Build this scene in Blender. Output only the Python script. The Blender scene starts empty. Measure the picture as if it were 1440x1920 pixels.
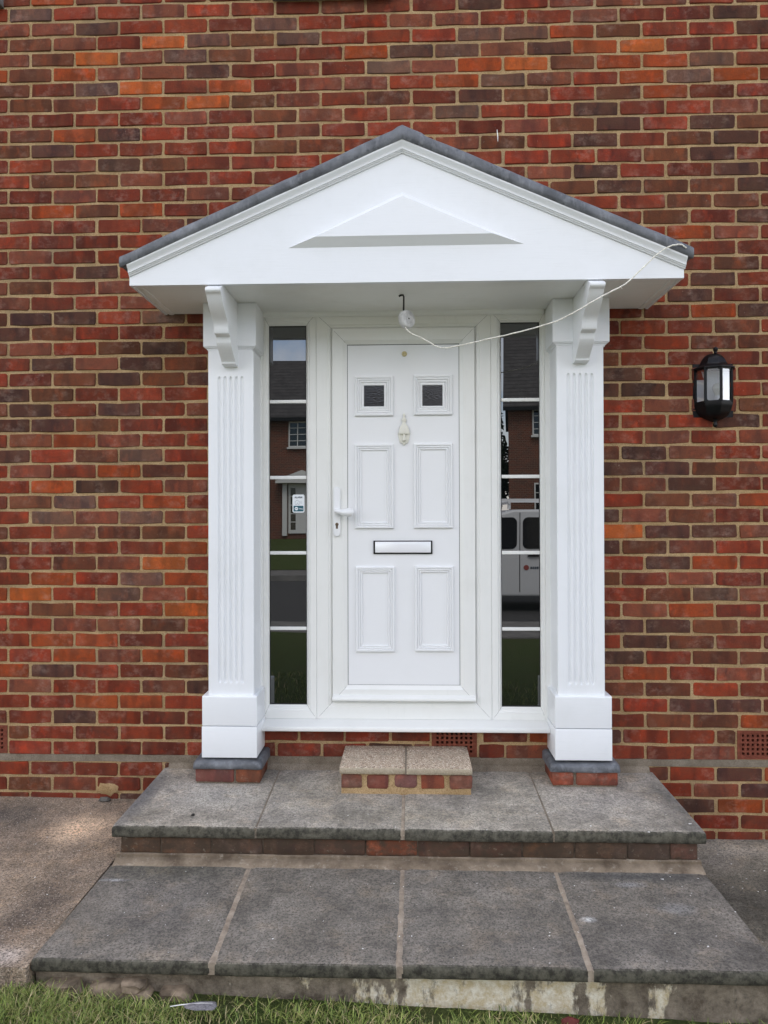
import bpy, bmesh, math, random
import numpy as np
from mathutils import Vector, Matrix, noise

random.seed(7)
RNG = np.random.default_rng(7)
scene = bpy.context.scene
COL = scene.collection

# ------------------------------------------------------------------ camera
YAW, PIT, ROL = -0.0335574, 0.0066255, 0.0027650
CAM = Vector((1.85065, -3.42872, 1.53362))
_c, _s = math.cos(YAW), math.sin(YAW)
_cp, _sp = math.cos(PIT), math.sin(PIT)
_cr, _sr = math.cos(ROL), math.sin(ROL)
fwd = Vector((_cp * _s, _cp * _c, _sp))
_x = Vector((_c, -_s, 0))
_u = Vector((-_sp * _s, -_sp * _c, _cp))
right = _cr * _x - _sr * _u
up = _sr * _x + _cr * _u
cam_data = bpy.data.cameras.new("camera")
cam_data.sensor_fit = 'VERTICAL'
cam_data.sensor_height = 36.0
FPX = 1334.0
cam_data.lens = FPX / 1920 * 36.0
cam_data.clip_start = 0.05
cam_data.clip_end = 1500
cam = bpy.data.objects.new("camera", cam_data)
m = Matrix.Identity(4)
for i in range(3):
    m[i][0], m[i][1], m[i][2], m[i][3] = right[i], up[i], -fwd[i], CAM[i]
cam.matrix_world = m
COL.objects.link(cam)
scene.camera = cam


def ray(px, py):
    return fwd + right * ((px - 720) / FPX) - up * ((py - 960) / FPX)


def at(px, py, Y=0.0):
    "world point seen at a pixel of the photograph, on the vertical plane at depth Y"
    d = ray(px, py)
    return CAM + d * ((Y - CAM.y) / d.y)


def on_z(px, py, z):
    d = ray(px, py)
    return CAM + d * ((z - CAM.z) / d.z)


# ------------------------------------------------------------------ light
SUN_EL, SUN_AZ = 48.0, 15.0        # azimuth: degrees clockwise from +Y; the sun stands behind the house, the wall is in open shade
world = bpy.data.worlds.new("World")
scene.world = world
world.use_nodes = True
wn, wl = world.node_tree.nodes, world.node_tree.links
wn.clear()
wo = wn.new("ShaderNodeOutputWorld")
bg = wn.new("ShaderNodeBackground")
bg.inputs["Strength"].default_value = 0.12
sky = wn.new("ShaderNodeTexSky")
sky.sky_type = 'NISHITA'
sky.sun_disc = False
sky.sun_elevation = math.radians(SUN_EL)
sky.sun_rotation = math.radians(SUN_AZ)
sky.air_density = 1.0
sky.dust_density = 0.1
sky.ozone_density = 3.0
tcw = wn.new("ShaderNodeTexCoord")
cn = wn.new("ShaderNodeTexNoise")
cn.inputs["Scale"].default_value = 2.6
cn.inputs["Detail"].default_value = 7
cn.inputs["Roughness"].default_value = 0.6
cr_ = wn.new("ShaderNodeValToRGB")
cr_.color_ramp.elements[0].position = 0.40
cr_.color_ramp.elements[0].color = (0, 0, 0, 1)
cr_.color_ramp.elements[1].position = 0.62
cr_.color_ramp.elements[1].color = (0.96, 0.96, 0.96, 1)
cm = wn.new("ShaderNodeMix")
cm.data_type = 'RGBA'
cm.inputs[7].default_value = (10.1, 9.45, 8.95, 1)
cmap = wn.new("ShaderNodeMapping")
cmap.inputs["Location"].default_value = (0.9, 2.6, 2.2)
wl.new(tcw.outputs["Generated"], cmap.inputs["Vector"])
wl.new(cmap.outputs["Vector"], cn.inputs["Vector"])
wl.new(cn.outputs["Fac"], cr_.inputs["Fac"])
wl.new(cr_.outputs["Color"], cm.inputs[0])
wl.new(sky.outputs["Color"], cm.inputs[6])
wl.new(cm.outputs[2], bg.inputs["Color"])
wl.new(bg.outputs["Background"], wo.inputs["Surface"])

sun_data = bpy.data.lights.new("sun", 'SUN')
sun_data.energy = 1.4
sun_data.angle = math.radians(30)
sun_data.color = (1.0, 0.97, 0.93)
sun = bpy.data.objects.new("sun", sun_data)
_a, _e = math.radians(SUN_AZ), math.radians(SUN_EL)
sdir = Vector((math.sin(_a) * math.cos(_e), math.cos(_a) * math.cos(_e), math.sin(_e)))
sun.rotation_euler = sdir.to_track_quat('Z', 'Y').to_euler()
COL.objects.link(sun)

scene.view_settings.view_transform = 'Standard'
scene.view_settings.look = 'None'
scene.view_settings.exposure = 1.54
scene.view_settings.gamma = 1.0
scene.view_settings.use_curve_mapping = False
scene.cycles.max_bounces = 8
scene.cycles.use_denoising = True


# ------------------------------------------------------------------ helpers
class MB:
    "collects faces and links them as ONE mesh object"

    def __init__(self):
        self.v, self.f, self.c = [], [], []

    def quad(self, *pts, col=None):
        n = len(self.v)
        self.v += [tuple(p) for p in pts]
        self.f.append(tuple(range(n, n + len(pts))))
        self.c.append(col)

    def mesh(self, verts, faces, col=None):
        n = len(self.v)
        self.v += [tuple(p) for p in verts]
        for f in faces:
            self.f.append(tuple(i + n for i in f))
            self.c.append(col)

    def box(self, x0, x1, y0, y1, z0, z1, col=None):
        v = [(x0, y0, z0), (x1, y0, z0), (x1, y1, z0), (x0, y1, z0), (x0, y0, z1), (x1, y0, z1), (x1, y1, z1), (x0, y1, z1)]
        self.mesh(v, [(0, 3, 2, 1), (4, 5, 6, 7), (0, 1, 5, 4), (1, 2, 6, 5), (2, 3, 7, 6), (3, 0, 4, 7)], col)

    def prism(self, pts, y0, y1):
        "polygon in x, z (seen from the front, counter-clockwise) given thickness from y0 (front) to y1"
        n = len(pts)
        v = [(x, y0, z) for x, z in pts] + [(x, y1, z) for x, z in pts]
        f = [tuple(range(n)), tuple(range(2 * n - 1, n - 1, -1))]
        f += [(i, n + i, n + (i + 1) % n, (i + 1) % n) for i in range(n)]
        self.mesh(v, f)

    def prism_x(self, pts, x0, x1):
        "polygon in y, z given width from x0 to x1"
        n = len(pts)
        v = [(x0, y, z) for y, z in pts] + [(x1, y, z) for y, z in pts]
        f = [tuple(range(n - 1, -1, -1)), tuple(range(n, 2 * n))]
        f += [(i, (i + 1) % n, n + (i + 1) % n, n + i) for i in range(n)]
        self.mesh(v, f)

    def ring(self, x0, x1, z0, z1, w, prof, gap=0.0):
        "mitred frame facing -y; prof = (t, y) from the outer edge (t=0) to the inner edge (t=1)"
        if not isinstance(w, tuple):
            w = (w, w, w, w)
        l, r, b, t_ = w
        g = gap

        def cor(t):
            return x0 + l * t, x1 - r * t, z0 + b * t, z1 - t_ * t
        for (ta, ya), (tb, yb) in zip(prof[:-1], prof[1:]):
            A, B = cor(ta), cor(tb)
            self.quad((A[0] + g, ya, A[2]), (A[1] - g, ya, A[2]), (B[1] - g, yb, B[2]), (B[0] + g, yb, B[2]))
            self.quad((A[1], ya, A[2] + g), (A[1], ya, A[3] - g), (B[1], yb, B[3] - g), (B[1], yb, B[2] + g))
            self.quad((A[1] - g, ya, A[3]), (A[0] + g, ya, A[3]), (B[0] + g, yb, B[3]), (B[1] - g, yb, B[3]))
            self.quad((A[0], ya, A[3] - g), (A[0], ya, A[2] + g), (B[0], yb, B[2] + g), (B[0], yb, B[3] - g))

    def tube(self, pts, rad, seg=8, cap=True):
        pts = [Vector(p) for p in pts]
        if not isinstance(rad, (list, tuple)):
            rad = [rad] * len(pts)
        n = len(pts)
        ref = None
        rows = []
        for i, p in enumerate(pts):
            d = (pts[min(i + 1, n - 1)] - pts[max(i - 1, 0)]).normalized()
            if ref is None:
                ref = d.orthogonal().normalized()
            ref = (ref - d * ref.dot(d)).normalized()
            bi = d.cross(ref)
            rows.append([p + (ref * math.cos(2 * math.pi * k / seg) + bi * math.sin(2 * math.pi * k / seg)) * rad[i] for k in range(seg)])
        v = [q for r in rows for q in r]
        f = []
        for i in range(n - 1):
            for k in range(seg):
                a, b = i * seg + k, i * seg + (k + 1) % seg
                f.append((a, b, b + seg, a + seg))
        if cap:
            f.append(tuple(range(seg - 1, -1, -1)))
            f.append(tuple((n - 1) * seg + k for k in range(seg)))
        self.mesh(v, f)

    def lathe(self, prof, cx, cy, cz, seg=16, a0=0.0, a1=360.0, axis='z'):
        full = abs(a1 - a0 - 360) < 1e-6
        na = seg if full else seg + 1
        v, f = [], []
        for r, z in prof:
            for k in range(na):
                a = math.radians(a0 + (a1 - a0) * k / seg)
                if axis == 'z':
                    v.append((cx + r * math.cos(a), cy + r * math.sin(a), cz + z))
                else:       # axis along -y
                    v.append((cx + r * math.cos(a), cy - z, cz + r * math.sin(a)))
        for i in range(len(prof) - 1):
            for k in range(seg):
                a, b = i * na + k, i * na + (k + 1) % na
                f.append((a, b, b + na, a + na))
        self.mesh(v, f)

    def build(self, name, mat, parent=None, bevel=0.0, seg=2, smooth=40, origin=None):
        off = Vector((0, 0, 0))
        p = parent
        while p is not None:
            off += Vector(p.location)
            p = p.parent
        if origin is not None and parent is None:
            off = Vector(origin)
        me = bpy.data.meshes.new(name)
        me.from_pydata([(x - off.x, y - off.y, z - off.z) for x, y, z in self.v], [], self.f)
        if any(c is not None for c in self.c):
            at_ = me.attributes.new("tint", 'FLOAT_COLOR', 'FACE')
            at_.data.foreach_set("color", np.array([(c or (.2, .2, .2)) + (1.0,) for c in self.c], dtype=np.float32).ravel())
        if bevel > 0:
            bm = bmesh.new()
            bm.from_mesh(me)
            bmesh.ops.remove_doubles(bm, verts=bm.verts, dist=1e-6)
            es = [e for e in bm.edges if len(e.link_faces) == 2 and e.calc_face_angle(0) > 0.35]
            bmesh.ops.bevel(bm, geom=es, offset=bevel, segments=seg, affect='EDGES', profile=0.6, clamp_overlap=True)
            bm.to_mesh(me)
            bm.free()
        if smooth:
            me.polygons.foreach_set("use_smooth", [True] * len(me.polygons))
            me.set_sharp_from_angle(angle=math.radians(smooth))
        me.update()
        o = bpy.data.objects.new(name, me)
        if parent is None and origin is not None:
            o.location = off
        if mat is not None:
            me.materials.append(mat)
        o.parent = parent
        COL.objects.link(o)
        return o


def thing(name, label, cat, loc=(0, 0, 0), group=None):
    o = bpy.data.objects.new(name, None)
    o.empty_display_size = 0.1
    o.location = loc
    COL.objects.link(o)
    return tag(o, label, cat, group)


def tag(o, label=None, cat=None, group=None, kind=None):
    if label: o['label'] = label
    if cat: o['category'] = cat
    if group: o['group'] = group
    if kind: o['kind'] = kind
    return o


def lab(o, label):
    o['label'] = label
    return o


def nz(x, y=0.0, z=0.0):
    return noise.noise(Vector((x, y, z)))


# ------------------------------------------------------------------ materials
class NT:
    "small wrapper to write node trees briefly"

    def __init__(self, name):
        self.m = bpy.data.materials.new(name)
        self.m.use_nodes = True
        self.n, self.l = self.m.node_tree.nodes, self.m.node_tree.links
        self.b = self.n["Principled BSDF"]
        self.pos = self.n.new("ShaderNodeNewGeometry").outputs["Position"]

    def link(self, a, b):
        self.l.new(a, b)

    def setin(self, sock, v):
        if hasattr(v, "is_linked"):
            self.l.new(v, sock)
        else:
            if isinstance(v, (tuple, list)) and len(v) == 3 and sock.type == 'RGBA':
                v = tuple(v) + (1,)
            sock.default_value = v

    def mapping(self, scale=(1, 1, 1), loc=None, src=None):
        n = self.n.new("ShaderNodeMapping")
        self.l.new(src if src is not None else self.pos, n.inputs["Vector"])
        n.inputs["Scale"].default_value = scale
        if loc is not None:
            self.setin(n.inputs["Location"], loc)
        return n.outputs["Vector"]

    def noise(self, scale, detail=3, rough=0.55, vec=None, dist=0.0):
        n = self.n.new("ShaderNodeTexNoise")
        n.inputs["Scale"].default_value = scale
        n.inputs["Detail"].default_value = detail
        n.inputs["Roughness"].default_value = rough
        n.inputs["Distortion"].default_value = dist
        self.l.new(vec if vec is not None else self.pos, n.inputs["Vector"])
        return n.outputs["Fac"]

    def voro(self, scale, vec=None, feature='F1', out="Distance"):
        n = self.n.new("ShaderNodeTexVoronoi")
        n.feature = feature
        n.inputs["Scale"].default_value = scale
        self.l.new(vec if vec is not None else self.pos, n.inputs["Vector"])
        return n.outputs[out]

    def ramp(self, fac, a, b, ca=(0, 0, 0), cb=(1, 1, 1)):
        n = self.n.new("ShaderNodeValToRGB")
        e = n.color_ramp.elements
        e[0].position, e[1].position = a, b
        e[0].color, e[1].color = tuple(ca) + (1,), tuple(cb) + (1,)
        self.l.new(fac, n.inputs["Fac"])
        return n.outputs["Color"]

    def mix(self, fac, a, b, mode='MIX'):
        n = self.n.new("ShaderNodeMix")
        n.data_type = 'RGBA'
        n.blend_type = mode
        self.setin(n.inputs[0], fac)
        self.setin(n.inputs[6], a)
        self.setin(n.inputs[7], b)
        return n.outputs[2]

    def math(self, op, a, b=0.0):
        n = self.n.new("ShaderNodeMath")
        n.operation = op
        self.setin(n.inputs[0], a)
        self.setin(n.inputs[1], b)
        return n.outputs[0]

    def sep(self, vec=None):
        n = self.n.new("ShaderNodeSeparateXYZ")
        self.l.new(vec if vec is not None else self.pos, n.inputs[0])
        return n.outputs

    def blob(self, centre, radii, soft=0.6, rag=0.5, scale=9.0):
        "ragged patch round a point: 1 inside, 0 outside"
        v = self.mapping((1 / radii[0], 1 / radii[1], 1 / radii[2]), (-centre[0] / radii[0], -centre[1] / radii[1], -centre[2] / radii[2]))
        n = self.n.new("ShaderNodeVectorMath")
        n.operation = 'LENGTH'
        self.l.new(v, n.inputs[0])
        d = self.math('ADD', n.outputs["Value"], self.math('MULTIPLY', self.math('SUBTRACT', self.noise(scale, 5, 0.65), 0.5), rag * 2))
        return self.ramp(d, 1.0 - soft, 1.0, (1, 1, 1), (0, 0, 0))

    def bump(self, h, strength=0.3, dist=0.002, prev=None):
        n = self.n.new("ShaderNodeBump")
        n.inputs["Strength"].default_value = strength
        n.inputs["Distance"].default_value = dist
        self.l.new(h, n.inputs["Height"])
        if prev is not None:
            self.l.new(prev, n.inputs["Normal"])
        return n.outputs["Normal"]

    def out(self, color=None, rough=None, normal=None, metal=None, spec=None):
        for k, v in (("Base Color", color), ("Roughness", rough), ("Metallic", metal), ("Specular IOR Level", spec), ("Normal", normal)):
            if v is not None:
                self.setin(self.b.inputs[k], v)
        return self.m


def brick_mat(name, from_object, grime=0.0):
    t = NT(name)
    if from_object:
        col = t.n.new("ShaderNodeObjectInfo").outputs["Color"]
    else:
        a = t.n.new("ShaderNodeAttribute")
        a.attribute_name = "tint"
        col = a.outputs["Color"]
    sh = t.n.new("ShaderNodeVectorMath")
    sh.operation = 'MULTIPLY_ADD'
    t.link(col, sh.inputs[0])
    sh.inputs[1].default_value = (97, 61, 83)
    t.link(t.pos, sh.inputs[2])
    p = sh.outputs[0]
    band = t.ramp(t.noise(1.0, 2, 0.5, t.mapping((13, 4, 3.5), None, p)), 0.47, 0.60)
    dark = t.mix(1.0, col, (0.50, 0.62, 0.78), 'MULTIPLY')
    c = t.mix(t.math('MULTIPLY', band, 0.85), col, dark)
    band2 = t.ramp(t.noise(1.0, 3, 0.6, t.mapping((16, 9, 9), (3, 7, 1), p)), 0.54, 0.68)
    c = t.mix(t.math('MULTIPLY', band2, 0.7), c, t.mix(1.0, col, (1.6, 1.25, 1.05), 'MULTIPLY'))
    edge = t.ramp(t.noise(34, 4, 0.65, p), 0.42, 0.70)
    c = t.mix(t.math('MULTIPLY', edge, 0.5), c, t.mix(0.5, col, (0.05, 0.032, 0.028)))
    grain = t.noise(260, 3, 0.7, p)
    c = t.mix(t.ramp(grain, 0.30, 0.48, (0.45, 0.45, 0.45), (0, 0, 0)), c, (0.035, 0.02, 0.018))
    lime = t.math('MULTIPLY', t.ramp(t.noise(24, 7, 0.72, t.mapping((1, 1, 1.3), (11, 3, 5), p), 0.0), 0.47, 0.78), t.ramp(t.noise(9, 1, 0.5, p), 0.45, 0.6))
    c = t.mix(t.math('MULTIPLY', lime, 0.50), c, t.mix(0.70, col, (0.50, 0.37, 0.30)))
    speck = t.ramp(t.noise(120, 2, 0.6, t.mapping((1, 1, 1), (5, 2, 9), p)), 0.73, 0.79)
    c = t.mix(t.math('MULTIPLY', speck, 0.55), c, (0.55, 0.46, 0.38))
    olive = t.ramp(t.noise(1.0, 3, 0.6, t.mapping((11, 11, 14), (1, 8, 4), p)), 0.46, 0.66)
    c = t.mix(t.math('MULTIPLY', olive, 0.5), c, t.mix(0.45, col, (0.105, 0.066, 0.040)))
    soot = t.math('MULTIPLY', t.ramp(t.noise(17, 6, 0.75, t.mapping((1, 1, 1.2), (6, 2, 7), p)), 0.50, 0.68), t.ramp(t.noise(1.3, 3, 0.6), 0.36, 0.60, (.25, .25, .25), (.85, .85, .85)))
    c = t.mix(soot, c, t.mix(0.35, (0.050, 0.033, 0.026), col))
    if grime:
        gr = t.ramp(t.noise(15, 5, 0.7, t.mapping((1, 1, 1.4))), 0.34, 0.60)
        c = t.mix(t.math('MULTIPLY', gr, grime), c, (0.070, 0.050, 0.036))
        c = t.mix(t.math('MULTIPLY', t.ramp(t.noise(48, 5, 0.75), 0.62, 0.70), 0.6), c, (0.30, 0.27, 0.22))
    n = t.bump(t.noise(95, 5, 0.7, p), 0.55, 0.004)
    n = t.bump(grain, 0.4, 0.0015, n)
    return t.out(c, 0.92, n, spec=0.08)


M = {}
M['brick'] = brick_mat("brick_fired", True)
M['brick_mass'] = brick_mat("brick_fired_mass", False)
M['brick_stained'] = brick_mat("brick_stained", True, 0.95)

t = NT("dirty_fillet_mortar")
c = t.mix(t.ramp(t.noise(9, 6, 0.7), 0.34, 0.64), (0.13, 0.098, 0.070), (0.30, 0.24, 0.175))
c = t.mix(t.math('MULTIPLY', t.ramp(t.noise(30, 5, 0.75), 0.56, 0.70), 0.7), c, (0.42, 0.37, 0.30))
M['mortar_fillet'] = t.out(c, 0.95, t.bump(t.noise(110, 5, 0.75), 0.9, 0.005), spec=0.12)
M['brick_faded'] = brick_mat("brick_faded", True, 0.3)

t = NT("grimy_mortar")
M['mortar_dark'] = t.out(t.mix(t.ramp(t.noise(20, 5, 0.7), 0.35, 0.65), (0.055, 0.042, 0.032), (0.15, 0.115, 0.085)), 0.95, t.bump(t.noise(120, 5, 0.75), 0.9, 0.004), spec=0.15)
t = NT("sandy_mortar")
a = t.noise(7, 4, 0.6)
c = t.mix(t.ramp(a, 0.35, 0.65), (0.385, 0.262, 0.132), (0.54, 0.388, 0.215))
c = t.mix(t.ramp(t.noise(300, 3, 0.7), 0.36, 0.56), t.mix(1.0, c, (0.55, 0.5, 0.45), 'MULTIPLY'), c)
c = t.mix(t.math('MULTIPLY', t.ramp(t.noise(3.1, 5, 0.65), 0.50, 0.7), 0.6), c, (0.24, 0.19, 0.13))
M['mortar'] = t.out(c, 0.95, t.bump(t.noise(170, 5, 0.75), 0.9, 0.004), spec=0.06)

t = NT("grey_mortar")
c = t.mix(t.ramp(t.noise(11, 5, 0.65), 0.35, 0.65), (0.19, 0.155, 0.115), (0.29, 0.245, 0.19))
c = t.mix(t.ramp(t.noise(260, 3, 0.7), 0.34, 0.54), t.mix(1.0, c, (0.5, 0.5, 0.5), 'MULTIPLY'), c)
M['mortar_grey'] = t.out(c, 0.95, t.bump(t.noise(150, 5, 0.75), 0.9, 0.004), spec=0.15)

t = NT("brown_joint_mortar")
c = t.mix(t.ramp(t.noise(24, 5, 0.65), 0.35, 0.65), (0.25, 0.20, 0.152), (0.41, 0.345, 0.27))
c = t.mix(t.ramp(t.noise(85, 3, 0.7), 0.60, 0.72), c, (0.46, 0.41, 0.34))
c = t.mix(t.math('MULTIPLY', t.ramp(t.noise(9, 4, 0.7), 0.58, 0.70), 0.7), c, (0.07, 0.06, 0.045))
M['mortar_brown'] = t.out(c, 0.95, t.bump(t.noise(150, 5, 0.75), 0.9, 0.004), spec=0.15)


def white_paint(name, col, rough, streak, mapscale, dirt=0.25):
    t = NT(name)
    s = t.noise(1.0, 4, 0.6, t.mapping(mapscale))
    c = t.mix(t.math('MULTIPLY', t.ramp(t.noise(4.5, 4, 0.65), 0.5, 0.75), dirt), col, (col[0] * 0.82, col[1] * 0.82, col[2] * 0.78))
    c = t.mix(t.math('MULTIPLY', t.ramp(s, 0.56, 0.72), dirt * 0.8), c, (col[0] * 0.86, col[1] * 0.86, col[2] * 0.85))
    n = t.bump(s, streak, 0.0012)
    n = t.bump(t.noise(22, 4, 0.6), streak * 0.5, 0.002, n)
    return t.out(c, rough, n, spec=0.45)


M['gloss_h'] = white_paint("white_gloss_along", (0.79, 0.81, 0.83), 0.30, 0.35, (9, 60, 150))
M['gloss_v'] = white_paint("white_gloss_upright", (0.79, 0.81, 0.83), 0.30, 0.12, (150, 60, 5))
M['soffit'] = white_paint("white_soffit", (0.80, 0.80, 0.77), 0.45, 0.2, (10, 60, 60), 0.4)
M['upvc'] = white_paint("white_plastic_frame", (0.79, 0.795, 0.77), 0.28, 0.02, (40, 60, 6), 0.25)
M['upvc_door'] = white_paint("white_plastic_door", (0.80, 0.81, 0.82), 0.30, 0.015, (90, 60, 60), 0.10)
M['ivory'] = white_paint("ivory_metal", (0.70, 0.69, 0.61), 0.35, 0.1, (60, 60, 60), 0.3)


def plain(name, col, rough=0.5, metal=0.0, spec=0.5, bump=0.0, bscale=60, var=0.0):
    t = NT(name)
    c = col
    if var:
        c = t.mix(t.ramp(t.noise(bscale * 0.3, 4, 0.6), 0.35, 0.65), tuple(x * (1 - var) for x in col), tuple(min(1, x * (1 + var)) for x in col))
    n = t.bump(t.noise(bscale, 4, 0.65), bump, 0.002) if bump else None
    return t.out(c, rough, n, metal, spec)


M['black'] = plain("black_plastic", (0.005, 0.005, 0.006), 0.36, 0, 0.22, 0.15, 180, 0.3)
M['gasket'] = plain("black_gasket", (0.01, 0.01, 0.01), 0.6)
M['alu'] = plain("satin_silver", (0.82, 0.83, 0.85), 0.30, 0.12, 0.5, 0.05, 200)
M['brass'] = plain("tarnished_brass", (0.58, 0.50, 0.27), 0.4, 0.1, 0.5, 0.2, 200, 0.3)
M['key'] = plain("bronze_lock", (0.16, 0.12, 0.085), 0.4, 0.6, 0.5, 0.1, 300, 0.3)
M['terra'] = plain("terracotta", (0.165, 0.048, 0.029), 0.85, 0, 0.2, 0.5, 160, 0.25)
M['void'] = plain("dark_void", (0.004, 0.003, 0.003), 0.9, 0, 0.1)
M['cord'] = plain("pale_cord", (0.76, 0.74, 0.66), 0.8, 0, 0.2, 0.6, 500, 0.25)
M['reel'] = plain("grey_white_reel", (0.56, 0.56, 0.56), 0.6, 0, 0.3, 0.5, 120, 0.25)
M['iron'] = plain("black_iron", (0.02, 0.019, 0.017), 0.45, 0.3, 0.5, 0.3, 200, 0.4)
M['flake'] = plain("paint_flake_white", (0.78, 0.77, 0.74), 0.6, 0, 0.3)
M['rubble'] = plain("broken_concrete", (0.20, 0.155, 0.11), 0.92, 0, 0.1, 1.0, 55, 0.5)
M['stone'] = plain("grey_pebble", (0.13, 0.12, 0.105), 0.85, 0, 0.2, 0.8, 90, 0.4)
M['frag'] = plain("red_fragment", (0.11, 0.022, 0.018), 0.75, 0, 0.3, 0.6, 90, 0.4)
M['bulbglass'] = plain("bulb_glass", (0.80, 0.79, 0.72), 0.12, 0, 0.6)
M['reflector'] = plain("lamp_back", (0.80, 0.82, 0.86), 0.5, 0, 0.4)
M['teal'] = plain("teal_print", (0.012, 0.10, 0.135), 0.5)
M['print_white'] = plain("white_print", (0.80, 0.84, 0.86), 0.5)
M['print_dark'] = plain("dark_print", (0.03, 0.05, 0.075), 0.5)
M['print_grey'] = plain("grey_print", (0.36, 0.38, 0.42), 0.5)
M['print_red'] = plain("red_print", (0.28, 0.06, 0.05), 0.5)

t = NT("lead_sheet")
c = t.mix(t.ramp(t.noise(9, 5, 0.65), 0.35, 0.68), (0.085, 0.090, 0.099), (0.185, 0.195, 0.213))
c = t.mix(t.math('MULTIPLY', t.ramp(t.noise(1.0, 4, 0.65, t.mapping((34, 34, 12))), 0.52, 0.75), 0.6), c, (0.27, 0.283, 0.305))
c = t.mix(t.math('MULTIPLY', t.ramp(t.noise(22, 4, 0.7), 0.58, 0.72), 0.8), c, (0.05, 0.054, 0.06))
M['lead'] = t.out(c, 0.55, t.bump(t.noise(30, 4, 0.6), 0.6, 0.005), 0.25, 0.4)


def concrete(name, ca, cb, dark, patches=(), algae=True, speckle=(0.34, 0.32, 0.29), spk=0.70, pit=0.34):
    t = NT(name)
    c = t.mix(t.ramp(t.noise(5.5, 6, 0.68, None, 0.4), 0.33, 0.67), ca, cb)
    for centre, radii, colr, amt in patches:
        c = t.mix(t.math('MULTIPLY', t.blob(centre, radii, 0.8, 0.35), amt), c, colr)
    c = t.mix(t.ramp(t.noise(13, 6, 0.8), 0.36, 0.62), t.mix(1.0, c, (0.64, 0.65, 0.65), 'MULTIPLY'), c)
    c = t.mix(t.math('MULTIPLY', t.ramp(t.noise(2.6, 5, 0.7, t.mapping((1, 1, 1), (9, 5, 2))), 0.44, 0.62), 0.75), c, t.mix(1.0, c, (0.62, 0.63, 0.66), 'MULTIPLY'))
    c = t.mix(t.math('MULTIPLY', t.ramp(t.noise(7, 4, 0.7, t.mapping((1, 1, 1), (2, 7, 2))), 0.52, 0.70), 0.8), c, t.mix(1.0, c, (1.30, 1.20, 1.08), 'MULTIPLY'))
    c = t.mix(t.ramp(t.noise(75, 4, 0.75), 0.40, 0.58), t.mix(1.0, c, (0.72, 0.72, 0.71), 'MULTIPLY'), t.mix(1.0, c, (1.10, 1.08, 1.05), 'MULTIPLY'))
    c = t.mix(t.ramp(t.noise(150, 4, 0.75), pit, pit + 0.14), dark, c)
    c = t.mix(t.math('MULTIPLY', t.ramp(t.noise(210, 2, 0.6, t.mapping((1, 1, 1), (4, 4, 4))), spk, spk + 0.08), 0.8), c, speckle)
    if algae:
        g = t.n.new("ShaderNodeNewGeometry")
        ny = t.sep(g.outputs["True Normal"])[1]
        k = t.math('ADD', t.math('MULTIPLY', ny, -1.0), t.math('MULTIPLY', t.math('SUBTRACT', t.noise(45, 4, 0.7), 0.5), 1.1))
        al = t.mix(t.ramp(t.noise(38, 4, 0.7), 0.38, 0.62), (0.024, 0.023, 0.017), (0.105, 0.100, 0.075))
        c = t.mix(t.math('MULTIPLY', t.ramp(k, 0.12, 0.45), 0.92), c, al)
    n = t.bump(t.noise(70, 6, 0.75), 0.7, 0.006)
    n = t.bump(t.noise(330, 3, 0.7), 0.5, 0.002, n)
    return t.out(c, 0.92, n, spec=0.2)


M['slab_up'] = concrete("weathered_slab_upper", (0.34, 0.31, 0.262), (0.58, 0.53, 0.46), (0.14, 0.128, 0.11),
                        [((0.95, -0.30, .31), (0.30, 0.22, 1), (0.66, 0.63, 0.58), 0.65), ((2.65, -0.35, .31), (0.30, 0.22, 1), (0.66, 0.61, 0.55), 0.6),
                         ((0.68, -0.35, .31), (0.07, 0.40, 1), (0.15, 0.155, 0.172), 0.75), ((2.98, -0.35, .31), (0.09, 0.4, 1), (0.12, 0.12, 0.12), 0.7),
                         ((1.9, -0.50, .31), (0.5, 0.10, 1), (0.48, 0.43, 0.345), 0.5)])
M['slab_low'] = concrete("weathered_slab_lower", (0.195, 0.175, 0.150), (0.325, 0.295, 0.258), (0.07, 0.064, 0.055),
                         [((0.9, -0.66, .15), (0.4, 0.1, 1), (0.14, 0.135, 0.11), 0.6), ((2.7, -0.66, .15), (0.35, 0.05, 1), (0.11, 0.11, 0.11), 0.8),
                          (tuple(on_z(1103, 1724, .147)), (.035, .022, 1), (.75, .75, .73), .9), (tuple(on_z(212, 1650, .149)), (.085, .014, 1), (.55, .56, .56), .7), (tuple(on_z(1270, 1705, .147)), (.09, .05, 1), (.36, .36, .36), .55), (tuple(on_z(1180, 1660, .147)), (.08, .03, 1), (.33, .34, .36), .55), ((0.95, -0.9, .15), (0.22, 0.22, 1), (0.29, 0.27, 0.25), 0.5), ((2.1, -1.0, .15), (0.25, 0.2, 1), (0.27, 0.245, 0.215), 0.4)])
M['drive_left'] = concrete("old_drive_concrete", (0.30, 0.228, 0.165), (0.50, 0.392, 0.295), (0.075, 0.06, 0.048),
                           [(tuple(on_z(158, 1552, .160)), (0.19, 0.20, 1), (0.98, 0.72, 0.50), 0.95), ((-0.02, -0.22, .17), (0.32, 0.22, 1), (0.13, 0.118, 0.105), 0.85),
                            ((0.52, -0.95, .14), (0.12, 0.35, 1), (0.14, 0.11, 0.09), 0.6), (tuple(on_z(8, 1788, .137)), (0.09, 0.06, 1), (0.70, 0.60, 0.53), 0.85)],
                           False, (0.62, 0.55, 0.47), 0.61, 0.36)
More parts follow.
